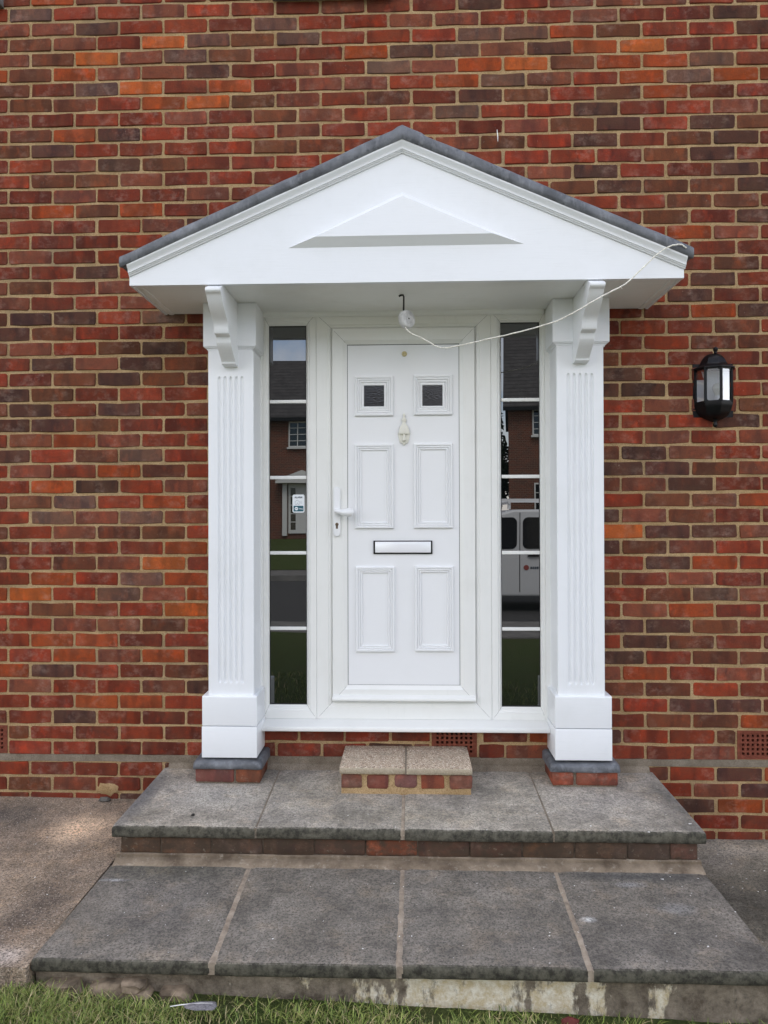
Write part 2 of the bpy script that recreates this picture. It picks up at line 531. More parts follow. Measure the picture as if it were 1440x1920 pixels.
M['drive_right'] = concrete("mossy_drive_concrete", (0.21, 0.188, 0.148), (0.37, 0.33, 0.265), (0.05, 0.046, 0.035),
                            [((3.42, -0.10, 0), (0.5, 0.10, 1), (0.50, 0.45, 0.375), 0.75), ((3.42, -0.62, 0), (0.62, 0.36, 1), (0.12, 0.108, 0.084), 0.9),
                             ((3.22, -0.20, 0), (0.16, 0.12, 1), (0.38, 0.34, 0.29), 0.6)], False, (0.40, 0.37, 0.32), 0.66, 0.34)

t = NT("exposed_aggregate")
v = t.voro(230, out="Color")
c = t.mix(t.ramp(t.sep(v)[0], 0.2, 0.8), (0.30, 0.215, 0.155), (0.50, 0.41, 0.31))
c = t.mix(t.ramp(t.sep(v)[1], 0.78, 0.86), c, (0.62, 0.54, 0.43))
c = t.mix(t.ramp(t.sep(v)[2], 0.80, 0.88), c, (0.17, 0.13, 0.10))
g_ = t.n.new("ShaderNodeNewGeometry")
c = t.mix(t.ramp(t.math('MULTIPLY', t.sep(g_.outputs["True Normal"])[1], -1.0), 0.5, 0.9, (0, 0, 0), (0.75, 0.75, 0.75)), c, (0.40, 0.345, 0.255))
c = t.mix(t.math('MULTIPLY', t.ramp(t.noise(14, 4, 0.6), 0.52, 0.70), 0.4), c, (0.27, 0.25, 0.19))
M['aggregate'] = t.out(c, 0.9, t.bump(t.voro(230), 0.6, 0.002), spec=0.25)

t = NT("flaking_render")
c = t.mix(t.ramp(t.noise(16, 6, 0.7), 0.36, 0.64), (0.095, 0.076, 0.055), (0.28, 0.235, 0.18))
xs = t.sep()[0]
zs = t.sep()[2]
pn = t.noise(1.0, 6, 0.7, t.mapping((7.5, 4, 3.2)))
bias = t.math('SUBTRACT', 1.0, t.math('MULTIPLY', t.math('ABSOLUTE', t.math('SUBTRACT', xs, 2.08)), 2.1))
pk = t.math('ADD', pn, t.math('MULTIPLY', bias, 0.20))
c2 = t.mix(t.ramp(t.noise(30, 5, 0.7), 0.4, 0.65), (0.52, 0.43, 0.27), (0.72, 0.68, 0.57))
c = t.mix(t.ramp(pk, 0.545, 0.60), c, c2)
c = t.mix(t.math('MULTIPLY', t.ramp(t.noise(22, 6, 0.8, t.mapping((1, 1, .45))), 0.57, 0.70), 0.75), c, (0.075, 0.064, 0.050))
M['render_base'] = t.out(c, 0.92, t.bump(t.noise(60, 6, 0.75), 0.9, 0.008), spec=0.2)

t = NT("dark_soil")
M['soil'] = t.out(t.mix(t.ramp(t.noise(50, 5, 0.7), 0.35, 0.65), (0.030, 0.022, 0.014), (0.13, 0.095, 0.06)), 0.95, t.bump(t.noise(80, 5, 0.7), 1.0, 0.01), spec=0.1)
t = NT("lawn_turf")
c = t.mix(t.ramp(t.noise(40, 5, 0.7), 0.35, 0.65), (0.045, 0.068, 0.018), (0.10, 0.125, 0.04))
M['turf'] = t.out(t.mix(t.math('MULTIPLY', t.ramp(t.noise(3, 4, 0.6), 0.5, 0.7), 0.5), c, (0.09, 0.085, 0.04)), 0.95, t.bump(t.noise(120, 4, 0.7), 1.0, 0.02), spec=0.1)
t = NT("grass_blade")
a = t.n.new("ShaderNodeAttribute")
a.attribute_name = "tint"
t.b.inputs["Transmission Weight"].default_value = 0.0
M['grass'] = t.out(a.outputs["Color"], 0.55, None, spec=0.3)
t = NT("asphalt")
M['asphalt'] = t.out(t.mix(t.ramp(t.noise(30, 5, 0.7), 0.35, 0.65), (0.05, 0.049, 0.048), (0.085, 0.083, 0.08)), 0.9, t.bump(t.noise(90, 4, 0.7), 0.6, 0.01), spec=0.25)
t = NT("paving_grey")
M['paving'] = t.out(t.mix(t.ramp(t.noise(4, 5, 0.7), 0.35, 0.65), (0.14, 0.135, 0.125), (0.22, 0.21, 0.195)), 0.9, None, spec=0.2)

t = NT("window_glass")
t.out((0.004, 0.005, 0.005), 0.0, t.bump(t.noise(1.9, 1, 0.4), 0.009, 0.05), 0.0, 0.5)
t.b.inputs["IOR"].default_value = 2.2
M['glass'] = t.m
t = NT("patterned_glass")
t.out((0.016, 0.017, 0.019), 0.10, t.bump(t.noise(1.0, 3, 0.5, t.mapping((90, 60, 160))), 0.4, 0.002), 0.0, 0.5)
t.b.inputs["IOR"].default_value = 1.6
M['glass_pattern'] = t.m
t = NT("lantern_glass")
n_tr = t.n.new("ShaderNodeBsdfTransparent")
n_gl = t.n.new("ShaderNodeBsdfGlossy")
n_gl.inputs["Roughness"].default_value = 0.08
n_tr.inputs["Color"].default_value = (0.86, 0.9, 0.92, 1)
n_mx = t.n.new("ShaderNodeMixShader")
n_mx.inputs[0].default_value = 0.42
t.link(n_tr.outputs[0], n_mx.inputs[1])
t.link(n_gl.outputs[0], n_mx.inputs[2])
t.link(n_mx.outputs[0], t.n["Material Output"].inputs["Surface"])
M['lantern_glass'] = t.m


# ------------------------------------------------------------------ setting: ground, drive, road
HP, VP = 0.2204, 0.075          # brick pitch along the wall and course height


def lawn_z(x):
    return 0.072 - 0.085 * min(1.0, max(0.0, (x - 0.45) / 2.4))


g = MB()
N = 24
for i in range(N):
    xa, xb = -9 + 22 * i / N, -9 + 22 * (i + 1) / N
    for ya, yb in ((-5.6, -3.4), (-3.4, -2.2), (-2.2, -1.6), (-1.6, -1.18)):
        g.quad((xa, ya, lawn_z(xa) - 0.012), (xb, ya, lawn_z(xb) - 0.012), (xb, yb, lawn_z(xb) - 0.012), (xa, yb, lawn_z(xa) - 0.012))
tag(g.build('lawn', M['turf'], smooth=0), kind='structure')
g = MB()
g.quad((-300, -340, -0.25), (300, -340, -0.25), (300, 12, -0.25), (-300, 12, -0.25))
tag(g.build('ground', M['soil'], smooth=0), kind='structure')
g = MB()
g.box(-60, 60, -14.6, -7.0, -0.24, -0.12)
tag(g.build('road', M['asphalt'], smooth=0), kind='structure')
g = MB()
g.box(-60, 60, -6.98, -5.62, -0.24, -0.01)
tag(g.build('pavement', M['paving'], smooth=0), kind='structure')
g = MB()
g.box(-60, 60, -16.4, -14.62, -0.24, 0.02)
tag(g.build('pavement', M['paving'], smooth=0), kind='structure')
g = MB()
g.quad((-60, -60, 0.75), (60, -60, 0.75), (60, -27.9, 0.55), (-60, -27.9, 0.55))
g.quad((-60, -27.9, 0.55), (60, -27.9, 0.55), (60, -16.42, 0.03), (-60, -16.42, 0.03))
tag(g.build('far_lawn', M['turf'], smooth=0), kind='structure')


def sheet(name, mat, x0, x1, y0, y1, zf, thick, nx, ny, parent=None, amp=0.004):
    "slab of ground with a gently uneven top; zf(x, y) is the height"
    b = MB()
    P = [[(x0 + (x1 - x0) * i / nx, y0 + (y1 - y0) * j / ny) for i in range(nx + 1)] for j in range(ny + 1)]

    def top(x, y):
        return zf(x, y) + amp * nz(x * 7, y * 7, 3)
    v = [(x, y, top(x, y)) for r in P for x, y in r]
    f = []
    for j in range(ny):
        for i in range(nx):
            a = j * (nx + 1) + i
            f.append((a, a + 1, a + nx + 2, a + nx + 1))
    b.mesh(v, f)
    for i in range(nx):
        (xa, ya), (xb, yb) = P[0][i], P[0][i + 1]
        b.quad((xa, ya, zf(xa, ya) - thick), (xb, yb, zf(xb, yb) - thick), (xb, yb, top(xb, yb)), (xa, ya, top(xa, ya)))
    for j in range(ny):
        for col in (0, nx):
            (xa, ya), (xb, yb) = P[j][col], P[j + 1][col]
            b.quad((xa, ya, zf(xa, ya) - thick), (xb, yb, zf(xb, yb) - thick), (xb, yb, top(xb, yb)), (xa, ya, top(xa, ya)))
    return b.build(name, mat, parent, smooth=50)


def zl_drive(x, y):
    return 0.170 - 0.012 * max(-2, min(2, x)) + 0.028 * y + (-0.02 if x < -0.5 else 0)


tag(sheet('driveway', M['drive_left'], -5.0, 0.6545, -1.235, 0.01, zl_drive, 0.12, 62, 16), kind='structure')
tag(sheet('driveway', M['drive_right'], 3.012, 9.0, -3.0, 0.01, lambda x, y: 0.004 + 0.012 * max(-1.2, y), 0.1, 60, 24, amp=0.006), kind='structure')

# ------------------------------------------------------------------ brick wall
PAL = {'O': (0.47, 0.110, 0.028), 'T': (0.335, 0.066, 0.021), 'R': (0.262, 0.046, 0.022), 'D': (0.188, 0.040, 0.022),
       'M': (0.218, 0.066, 0.038), 'B': (0.165, 0.055, 0.029), 'P': (0.103, 0.044, 0.031), 'G': (0.168, 0.082, 0.056)}
ROWS = {
    -1: "DTMRDDRMDDMPODMMDD", 0: "RGRRMRRDMDDPRMMMRD", 1: "MMPRRRGRRMMRDMRDPR", 2: "DBMDOGBGRRRGGTBRRP", 3: "MBOMGBDDTPGMPTODRR",
    4: "TBTMMPDMDGMTOBTTGD", 5: "BDGODTDMMRTGBRTGTT", 6: "DBMRTOBMDBDPBRBTDD", 7: "DDRRMDBMDMGRRPDRMB", 8: "DBTPRRRMDRRDMBPRPB",
    9: "BPRDRRBBDMMBRPDBPD", 10: "DRMPBDDRRMMRRRDBPD", 11: "RBBMDRDDxxxDMPRDPD", 12: "DDMDDMDxxxxxRBPBBP", 13: "DTBTDRxxxxxxxRDBBD",
    14: "DDDRMPxxxxxxxxDBDP", 15: "RDDRRxxxxxxxxxRTMD", 16: "DMDRRxxxxxxxxxxDDD", 17: "DDPRxxxxxxxxxxDDBD", 18: "MBDMMxxxxxxxxxxDPR",
    19: "MDRMxxxxxxxxxxRPDD", 20: "BPPRGDxxxxxxxxDDTP", 21: "PBRDDxxxxxxxxDRDBR", 22: "MMRBPDxxxxxxxxDRBB", 23: "DPMPBxxxxxxxxBDDDD",
    24: "RDBPBPxxxxxxxxPRDD", 25: "PBDRRxxxxxxxxPPDRD", 26: "BPDPDBxxxxxxxxRMMB", 27: "PPBDDxxxxxxxxDRRPD", 28: "DMTMDRxxxxxxxxRMRM",
    29: "PRBGRxxxxxxxxBPMRR", 30: "RMDTBRxxxxxxxxPPBM", 31: "RTPRMxxxxxxxxBMPDD", 32: "DBGRTRxxxxxxxxRBBT", 33: "RGMGMxxxxxxxxPMBDD",
    34: "BRMBBRxxxxxxxxOPPM", 35: "DDRDTxxxxxxxxPBMRR", 36: "PRBMODxxxxxxxxRPTR", 37: "RTRGTxxxxxxxxBDMDD", 38: "TORGMTxxxxxxxxRBGM",
    39: "RBRROxxxxxxxxDMTDD", 40: "DRMMBRxxxxxxxxPPBD", 41: "RTTDDxxxxxxxxRPBDD", 42: "RRTMTDxxxxxxxxPDBM", 43: "TPRDBxxxxxxxxMTRMM",
    44: "RMRRBPxxxxxxxxBBRD", 45: "RRTTRxxxxxxxxDRPPD", 46: "DRPRDDxxxxxxxxDBBT", 47: "xRDRDxDDRDxDTPRRxR", 48: "xRRDDRDDDxxDxxRDMx",
    49: "RDDRxxxxxxxxxxBRPT", 50: "RBMDDxxxxxxxxxxRMP", 51: "DDDPxxxxxxxxxxDPTT", 52: "DDDDDxxxxxxxxxxxRD", 53: "DDDDxxxxxxxxxxxDDT"}
ZROW = {49: 0.309, 50: 0.234, 51: 0.159, 52: 0.084, 53: 0.009}


def zrow(r):
    return ZROW.get(r, 0.41 + (48 - r) * VP)


OPEN = (1.122, 2.548, 0.528, 2.535)        # doorway in the brickwork
VENTS = [(-0.333, -0.114), (1.962, 2.178), (3.406, 3.622)]      # air bricks, two courses high
wall = thing('brick_wall', 'red and purple brick house wall with sandy mortar around the white doorway', 'wall', (1.83, 0.0, 0.0))

b = MB()
X0, X1, Z0, Z1 = -1.6, 5.3, -0.2, 4.75
YM = 0.0022
ox0, ox1, oz0, oz1 = OPEN
NXm = 130


def mortar_rect(x0, x1, z0, z1):
    b.box(x0, x1, YM, 0.11, z0, z1)


VZ0, VZ1 = 0.3815, 0.5165
mortar_rect(X0, X1, Z0, VZ0)
xs_ = [X0] + [q for a_, c_ in VENTS for q in (a_ + .002, c_ - .002)] + [X1]
for q0_, q1_ in zip(xs_[0::2], xs_[1::2]):
    mortar_rect(q0_, q1_, VZ0, VZ1)
mortar_rect(X0, X1, VZ1, oz0)
mortar_rect(X0, ox0, oz0, oz1)
mortar_rect(ox1, X1, oz0, oz1)
mortar_rect(X0, X1, oz1, Z1)
b.build('mortar', M['mortar'], wall, smooth=0)
b = MB()
b.box(X0, X1, 0.13, 0.16, Z0, Z1)  # added unseen black sheet behind wall and doorway, stops light leaking through gaps
b.build('light_blocker', M['void'], wall, smooth=0)


def brick_shape(w, h, seed, proud=0.0028, inset=0.0020, ch=0.0045):
    "one weathered brick face: ten-sided outline, rounded arris, 48 triangles"
    r = random.Random(seed)
    hw, hh = w / 2, h / 2
    j = lambda s: r.uniform(-s, s)
    c = [ch * r.uniform(0.5, 1.7) for _ in range(4)]
    o = [(-hw + c[0], -hh), (j(.03), -hh + j(.0016)), (hw - c[1], -hh), (hw, -hh + c[1]), (hw, hh - c[2]), (hw - c[2], hh),
         (j(.03), hh + j(.0016)), (-hw + c[3], hh), (-hw, hh - c[3]), (-hw, -hh + c[0])]
    o = [(x + j(.0018), z + j(.0022)) for x, z in o]
    tilt = j(.0022), j(.0035)
    y_in = lambda x, z: -proud + tilt[0] * x / hw + tilt[1] * z / hh * 0.4 + j(.0006)
    v, n = [], len(o)
    v += [(x, 0.014, z) for x, z in o]
    v += [(x, y_in(x, z) + 0.0022, z) for x, z in o]
    for x, z in o:
        s = inset * r.uniform(0.6, 1.6)
        v.append((x - math.copysign(min(s, abs(x)), x), y_in(x, z), z - math.copysign(min(s, abs(z)), z)))
    f = []
    for a, q in ((0, n), (n, 2 * n)):
        f += [(a + i, a + (i + 1) % n, q + (i + 1) % n, q + i) for i in range(n)]
    f.append(tuple(range(2 * n, 3 * n)))
    return v, f


BW, BH = 0.2076, 0.0618
VAR = []
for s in range(20):
    v, f = brick_shape(BW, BH, 100 + s)
    me = bpy.data.meshes.new('brick')
    me.from_pydata(v, [], f)
    me.polygons.foreach_set("use_smooth", [True] * len(f))
    me.set_sharp_from_angle(angle=math.radians(30))
    me.materials.append(M['brick'])
    VAR.append(me)

rb = random.Random(42)
EXT = "RRRDDDDMMBBBPPPGTTO"


def jitter(col):
    k = rb.uniform(0.78, 1.06)
    return tuple(min(0.6, x * k * rb.uniform(0.95, 1.05)) for x in col)


slots = []          # (row, x0, x1, colour, full)
for r in range(-10, 56):
    z = zrow(r)
    if r > 53: z = 0.009 - 0.075 * (r - 53)
    st = ROWS.get(r)
    k0 = -1 if r % 2 else -2
    for k in range(-9, 26):
        xa = (k if r % 2 else k + 0.5) * HP
        ch = rb.choice(EXT)
        if st and 0 <= k - k0 < len(st) and st[k - k0] != 'x':
            ch = st[k - k0]
        spans = [(xa + 0.0063, xa + HP - 0.0063)]
        cut = []
        if oz0 - 0.02 < z < oz1:
            cut.append((ox0, ox1))
        if r in (47, 48):
            cut += [(a_ - 0.011, c_ + 0.011) for a_, c_ in VENTS]
        for ca, cb in cut:
            ns = []
            for sa, sb in spans:
                if cb <= sa or ca >= sb:
                    ns.append((sa, sb))
                else:
                    if ca - sa > 0.03: ns.append((sa, ca))
                    if sb - cb > 0.03: ns.append((cb, sb))
            spans = ns
        for sa, sb in spans:
            slots.append((r, sa, sb, z, jitter(PAL[ch]), sb - sa > HP - 0.0127))


def pix(x, z):
    d = Vector((x, 0, z)) - CAM
    w = d.dot(fwd)
    return 720 + FPX * d.dot(right) / w, 960 - FPX * d.dot(up) / w, w


def hidden(px, py):
    "behind the porch as the photograph shows it"
    if 375 < px < 1150 and py > 500: return True
    if py > 1430 and 215 < px < 1320: return True
    if 228 < px < 1300 and py < 600 and py > 235 + abs(px - 754) * 0.47 and py < 590: return True
    if 1298 < px < 1382 and 648 < py < 802: return True
    return False


cand = []
for i, (r, sa, sb, z, col, full) in enumerate(slots):
    if not full: continue
    px, py, w = pix((sa + sb) / 2, z)
    if 45 < px < 1395 and 16 < py < 1560 and not hidden(px, py) and not hidden(px + 42, py) and not hidden(px - 42, py):
        cand.append((w, i))
cand.sort()
ONE = set(i for w, i in cand[:300])
mass = MB()
for i, (r, sa, sb, z, col, full) in enumerate(slots):
    xc = (sa + sb) / 2 + rb.uniform(-.0012, .0012)
    zc = z + rb.uniform(-.0012, .0012)
    rot = rb.uniform(-.006, .006)
    dy = rb.uniform(-.0012, .0012)
    if i in ONE:
        o = bpy.data.objects.new('brick', VAR[rb.randrange(len(VAR))])
        o.parent = wall
        o.location = (xc - wall.location.x, dy, zc)
        o.rotation_euler = (0, rot, 0)
        o.color = col + (1.0,)
        COL.objects.link(o)
    else:
        v, f = brick_shape(sb - sa - 0.0002, BH, rb.randrange(10 ** 6))
        cs, sn = math.cos(rot), math.sin(rot)
        mass.mesh([(xc + x * cs + q * sn, y + dy, zc - x * sn + q * cs) for x, y, q in v], f, col)
o = mass.build('brick', M['brick_mass'], wall, smooth=30)
o.name = 'brickwork'
o['kind'] = 'stuff'

b = MB()
for i in range(70):
    xa, xb = X0 + (X1 - X0) * i / 70, X0 + (X1 - X0) * (i + 1) / 70
    za, zb = 0.346 + .0025 * nz(xa * 9), 0.346 + .0025 * nz(xb * 9)
    ta, tb = 0.3785 + .002 * nz(xa * 11, 5), 0.3785 + .002 * nz(xb * 11, 5)
    ya, yb = -0.004 + .002 * nz(xa * 15, 9), -0.004 + .002 * nz(xb * 15, 9)
    b.mesh([(xa, ya, za), (xb, yb, zb), (xb, yb - .001, tb), (xa, ya - .001, ta), (xa, .02, za), (xb, .02, zb), (xb, .02, tb), (xa, .02, ta)],
           [(0, 1, 2, 3), (3, 2, 6, 7), (0, 4, 5, 1)])
b.build('damp_proof_course', M['mortar_grey'], wall, smooth=40)

# air bricks with real square holes
for (xa, xb), lbl in zip(VENTS, ("terracotta air brick at the left edge", "terracotta air brick half hidden under the door sill", "terracotta air brick below the wall lantern")):
    b = MB()
    za, zb = 0.3815, 0.5165
    nx_, nz_ = 8, 5
    hx, hz = 0.0118, 0.0125
    fx, fz = (xb - xa - 0.022 - nx_ * hx) / (nx_ + 1), (zb - za - 0.020 - nz_ * hz) / (nz_ + 1)
    gx0, gz0 = xa + 0.011, za + 0.010
    b.box(xa, xb, -.001, .03, za, gz0)
    b.box(xa, xb, -.001, .03, zb - 0.010, zb)
    b.box(xa, gx0, -.001, .03, gz0, zb - 0.010)
    b.box(xb - 0.011, xb, -.001, .03, gz0, zb - 0.010)
    for i in range(nz_ + 1):
        z0_ = gz0 + i * (hz + fz)
        b.box(gx0, xb - 0.011, 0.002, .03, z0_, z0_ + fz)
    for i in range(nz_):
        z0_ = gz0 + fz + i * (hz + fz)
        for k in range(nx_ + 1):
            x0_ = gx0 + k * (hx + fx)
            b.box(x0_, x0_ + fx, 0.002, .03, z0_, z0_ + hz)
    o = lab(b.build('air_brick', M['terra'], wall, smooth=0), lbl)
    b = MB()
    b.box(gx0, xb - .011, .028, .04, gz0, zb - .01)
    b.build('vent_void', M['void'], o, smooth=0)

# stone sills of the upstairs windows just reach into the top of the picture
for xa, xb, lbl in ((1.20, 1.785, "underside of a pale window sill above the porch"), (-0.72, -0.134, "corner of a pale window sill at the top left")):
    b = MB()
    b.prism_x([(-.055, 4.036), (-.05, 4.046), (0.02, 4.046), (0.02, 4.11), (-.058, 4.09)][::-1], xa, xb)
    lab(b.build('window_sill', M['paving'], wall, bevel=.003, smooth=40), lbl)

# lump of squeezed-out mortar, a run of white paint
b = MB()
c0 = at(203, 1477)
pts = []
for j in range(5):
    for k in range(14):
        a_ = 2 * math.pi * k / 14
        rr = (1 - j / 4.0) ** 0.6
        q = 1 + 0.5 * nz(math.cos(a_) * 2.2, math.sin(a_) * 2.2, 7 + j * .3)
        pts.append((c0.x + 0.056 * rr * q * math.cos(a_), -0.0025 - 0.006 * math.sin(j / 4 * 1.5) - .004 * nz(k, j, 3), c0.z - .004 + 0.034 * rr * q * math.sin(a_)))
b.mesh(pts, [(j * 14 + k, j * 14 + (k + 1) % 14, (j + 1) * 14 + (k + 1) % 14, (j + 1) * 14 + k) for j in range(4) for k in range(14)])
b.build('mortar_lump', M['mortar'], wall, smooth=60)
b = MB()
p0, p1 = at(932, 243, -.004), at(933.5, 265, -.004)
b.tube([p0, (p0 + p1) / 2 + Vector((.0008, 0, 0)), p1], [.0015, .003, .0012], 6)
b.build('paint_run', M['flake'], wall, smooth=60)


# ------------------------------------------------------------------ steps
def slab(name, mat, xl0, xl1, xr0, xr1, yb, yf, zb, zf, th, parent, seed, nxs=26):
    "paving slab: left edge from (xl0 at the back) to (xl1 at the front), right edge likewise; rounded worn nose"
    r = random.Random(seed)
    prof = []
    D = yf - yb
    for tt in (0, .2, .4, .6, .8, .93):
        prof.append((yb + D * tt, zb + (zf - zb) * tt, 0))
    prof += [(yf + .010, zf - .0006, 1), (yf + .004, zf - .003, 1), (yf + .0008, zf - .008, 1), (yf, zf - .016, 1), (yf, zf - th * .7, 1), (yf + .002, zf - th + .004, 1), (yf + .006, zf - th, 1), (yb, zb - th, 0)]
    n = len(prof)
    v, f = [], []
    sx = seed * 3.7
    for i in range(nxs + 1):
        s = i / nxs
        if i == 0: s = 0
        ed = min(i, nxs - i)
        for (y, z, front) in prof:
            tt = (y - yb) / D
            x = (xl0 + (xl1 - xl0) * tt) * (1 - s) + (xr0 + (xr1 - xr0) * tt) * s
            k = 1.0 if front else 0.4
            dy = k * (.0022 * nz(x * 22 + sx, z * 60, 1) + .0030 * min(0, nz(x * 60, sx, z * 40)) * (-1))
            dz = k * .0016 * nz(x * 18 + sx, y * 18, 4) + .0018 * nz(x * 3 + sx, y * 3, 8)
            if ed == 0:
                dz -= .004 if z > zf - th * .5 else 0
                dy += .002 if front else 0
            v.append((x, y + dy, z + dz))
    for i in range(nxs):
        for k in range(n):
            a, c = i * n + k, i * n + (k + 1) % n
            f.append((a, a + n, c + n, c))
    f.append(tuple(range(n)))
    f.append(tuple(range((nxs + 1) * n - 1, nxs * n - 1, -1)))
    b = MB()
    b.mesh(v, f)
    return b.build(name, mat, parent, smooth=50)


step2 = thing('upper_step', 'upper entrance step of four worn grey slabs on a brick riser', 'step', (1.84, -0.32, 0.15))
ZW, ZF = 0.3205, 0.2985
YT = -0.615
jb = [0.662, 1.232, 1.829, 2.424, 3.010]
jf = [0.6595, 1.2415, 1.8275, 2.4185, 3.0120]
for i in range(4):
    slab('paving_slab', M['slab_up'], jb[i] + (.007 if i == 2 else .0035), jf[i] + (.007 if i == 2 else .0035), jb[i + 1] - (.007 if i == 1 else .0035), jf[i + 1] - (.007 if i == 1 else .0035), -0.004, YT + (0, .002, -.002, .003)[i], ZW, ZF, .045, step2, 11 + i)


def joints(xs_b, xs_f, yb, yf, zb, zf, th, hw, parent, rag=1.0, mat=M['mortar_brown']):
    for xb_, xf_ in zip(xs_b, xs_f):
        b = MB()
        n = 26
        v = []
        for i in range(n + 1):
            tt = i / n
            x, y, z = xb_ + (xf_ - xb_) * tt, yb + (yf - yb) * tt, zb + (zf - zb) * tt
            wl_ = hw * (1 + .35 * rag * nz(y * 30, x, 1)) + .001
            wr_ = hw * (1 + .35 * rag * nz(y * 30, x, 5)) + .001
            zz = z - .002 + .0025 * nz(y * 25, x, 9)
            v += [(x - wl_, y, zz - .004), (x - wl_ * .3, y, zz), (x + wr_ * .3, y, zz), (x + wr_, y, zz - .004)]
        f = [(i * 4 + k, (i + 1) * 4 + k, (i + 1) * 4 + k + 1, i * 4 + k + 1) for i in range(n) for k in range(3)]
        m_ = n * 4
        v += [(v[m_ + k][0], yf + .001, zf - th) for k in range(4)]
        f += [(m_ + k, (n + 1) * 4 + k, (n + 1) * 4 + k + 1, m_ + k + 1) for k in range(3)]
        b.mesh(v, f)
        b.build('joint_mortar', mat, parent, smooth=50)


joints(jb[1:2] + jb[3:4], jf[1:2] + jf[3:4], -.004, YT + .004, ZW, ZF, .042, .0042, step2, 1.2, M['mortar_grey'])
joints(jb[2:3], jf[2:3], -.004, YT + .004, ZW, ZF, .042, .0080, step2)
# bedding and the brick riser
b = MB()
b.box(0.69, 2.985, YT + .0325, -.01, 0.13, 0.2525)
b.build('riser_core', M['mortar_dark'], step2, smooth=0)
rr_ = random.Random(5)
x = 0.688
k = 0
riser_cols = ['B', 'B', 'P', 'B', 'D', 'T', 'B', 'D', 'D', 'B', 'D', 'D', 'R']
while x < 2.975:
    w = 0.2065 if x < 2.80 else min(0.2065, 2.985 - x)
    if k == 0: w = 0.165
    if 2.985 - x - w < 0.07: w = 2.985 - x - 0.108 if 2.985 - x > 0.22 else 2.985 - x
    v, f = brick_shape(w - .006, 0.064, 900 + k)
    bm_ = MB()
    bm_.mesh([(x + w / 2 + p[0], YT + .030 + p[1], 0.2145 + p[2]) for p in v], f)
    o = bm_.build('brick', M['brick_stained'], step2, smooth=60)
    o.color = [(.12, .072, .045), (.135, .082, .055), (.105, .068, .050), (.110, .066, .046), (.125, .064, .044), (.30, .085, .038), (.12, .062, .042), (.105, .056, .040)][k % 8] + (1,) if 2.80 > x else (.15, .075, .058, 1)
    x += w
    k += 1
b = MB()
for i in range(60):      # rough foot course and the mortar fillet
    xa, xb = 0.672 + 2.325 * i / 60, 0.672 + 2.325 * (i + 1) / 60
    v = []
    for xq in (xa, xb):
        q1, q2 = .007 * nz(xq * 11, 1), .006 * nz(xq * 16, 8)
        v += [(xq, YT + .030 + q1, .182), (xq, YT + .024 + q1, .178), (xq, YT + .026 + q2, .166), (xq, YT + .012 + q2, .1625), (xq, YT - .012 + q1, .1525), (xq, YT - .018 + q1, .148)]
    b.mesh(v, [(k, 6 + k, 7 + k, k + 1) for k in range(5)])
b.build('mortar_fillet', M['mortar_fillet'], step2, smooth=50)
b = MB()
for i in range(40):      # fillet along the wall
    xa, xb = 0.69 + 2.3 * i / 40, 0.69 + 2.3 * (i + 1) / 40
    v = []
    for xq in (xa, xb):
        q1 = .006 * nz(xq * 12, 21)
        v += [(xq, -.0015, .3455), (xq, -.010, .338 + q1), (xq, -.020 + q1, .3215), (xq, -.026 + q1, .317)]
    b.mesh(v, [(k, 4 + k, 5 + k, k + 1) for k in range(3)])
b.build('wall_fillet', M['mortar_grey'], step2, smooth=50)

step1 = thing('lower_step', 'lower entrance step of four dark grey slabs above the lawn', 'step', (1.83, -0.93, 0.0))
lb = [0.6575, 1.219, 1.826, 2.422, 3.003]
lf = [0.6560, 1.235, 1.819, 2.408, 3.004]
YL = -1.222
for i in range(4):
    gp = (.0045, .0095, .0085, .0085)[i]
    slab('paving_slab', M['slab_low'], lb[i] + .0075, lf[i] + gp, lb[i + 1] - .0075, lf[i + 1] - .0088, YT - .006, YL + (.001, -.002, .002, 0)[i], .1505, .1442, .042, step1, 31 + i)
joints(lb[1:4], lf[1:4], YT - .006, YL + .004, .1512, .1449, .040, .0108, step1, 1.4)
b = MB()
nX = 110
rows = [(.103, -.020), (.085, -.014), (.06, -.010), (.03, -.012), (-.02, -.014), (-.12, -.014)]
v = []
for i in range(nX + 1):
    xq = 0.665 + 2.335 * i / nX
    for z_, dy_ in rows:
        v.append((xq, YL + .034 + dy_ + .006 * nz(xq * 10, z_ * 20, 2) + .003 * nz(xq * 40, z_ * 50, 3), z_))
nr = len(rows)
f = [(i * nr + k, i * nr + k + 1, (i + 1) * nr + k + 1, (i + 1) * nr + k) for i in range(nX) for k in range(nr - 1)]
b.mesh(v, f)
b.quad((0.665, YL + .02, .1015), (3.0, YL + .02, .1015), (3.0, YT, .1015), (0.665, YT, .1015))
b.quad((3.0, YL + .02, .1015), (3.0, YL + .02, -.12), (3.0, YT, -.12), (3.0, YT, .1015))
b.build('rendered_base', M['render_base'], step1, smooth=50)
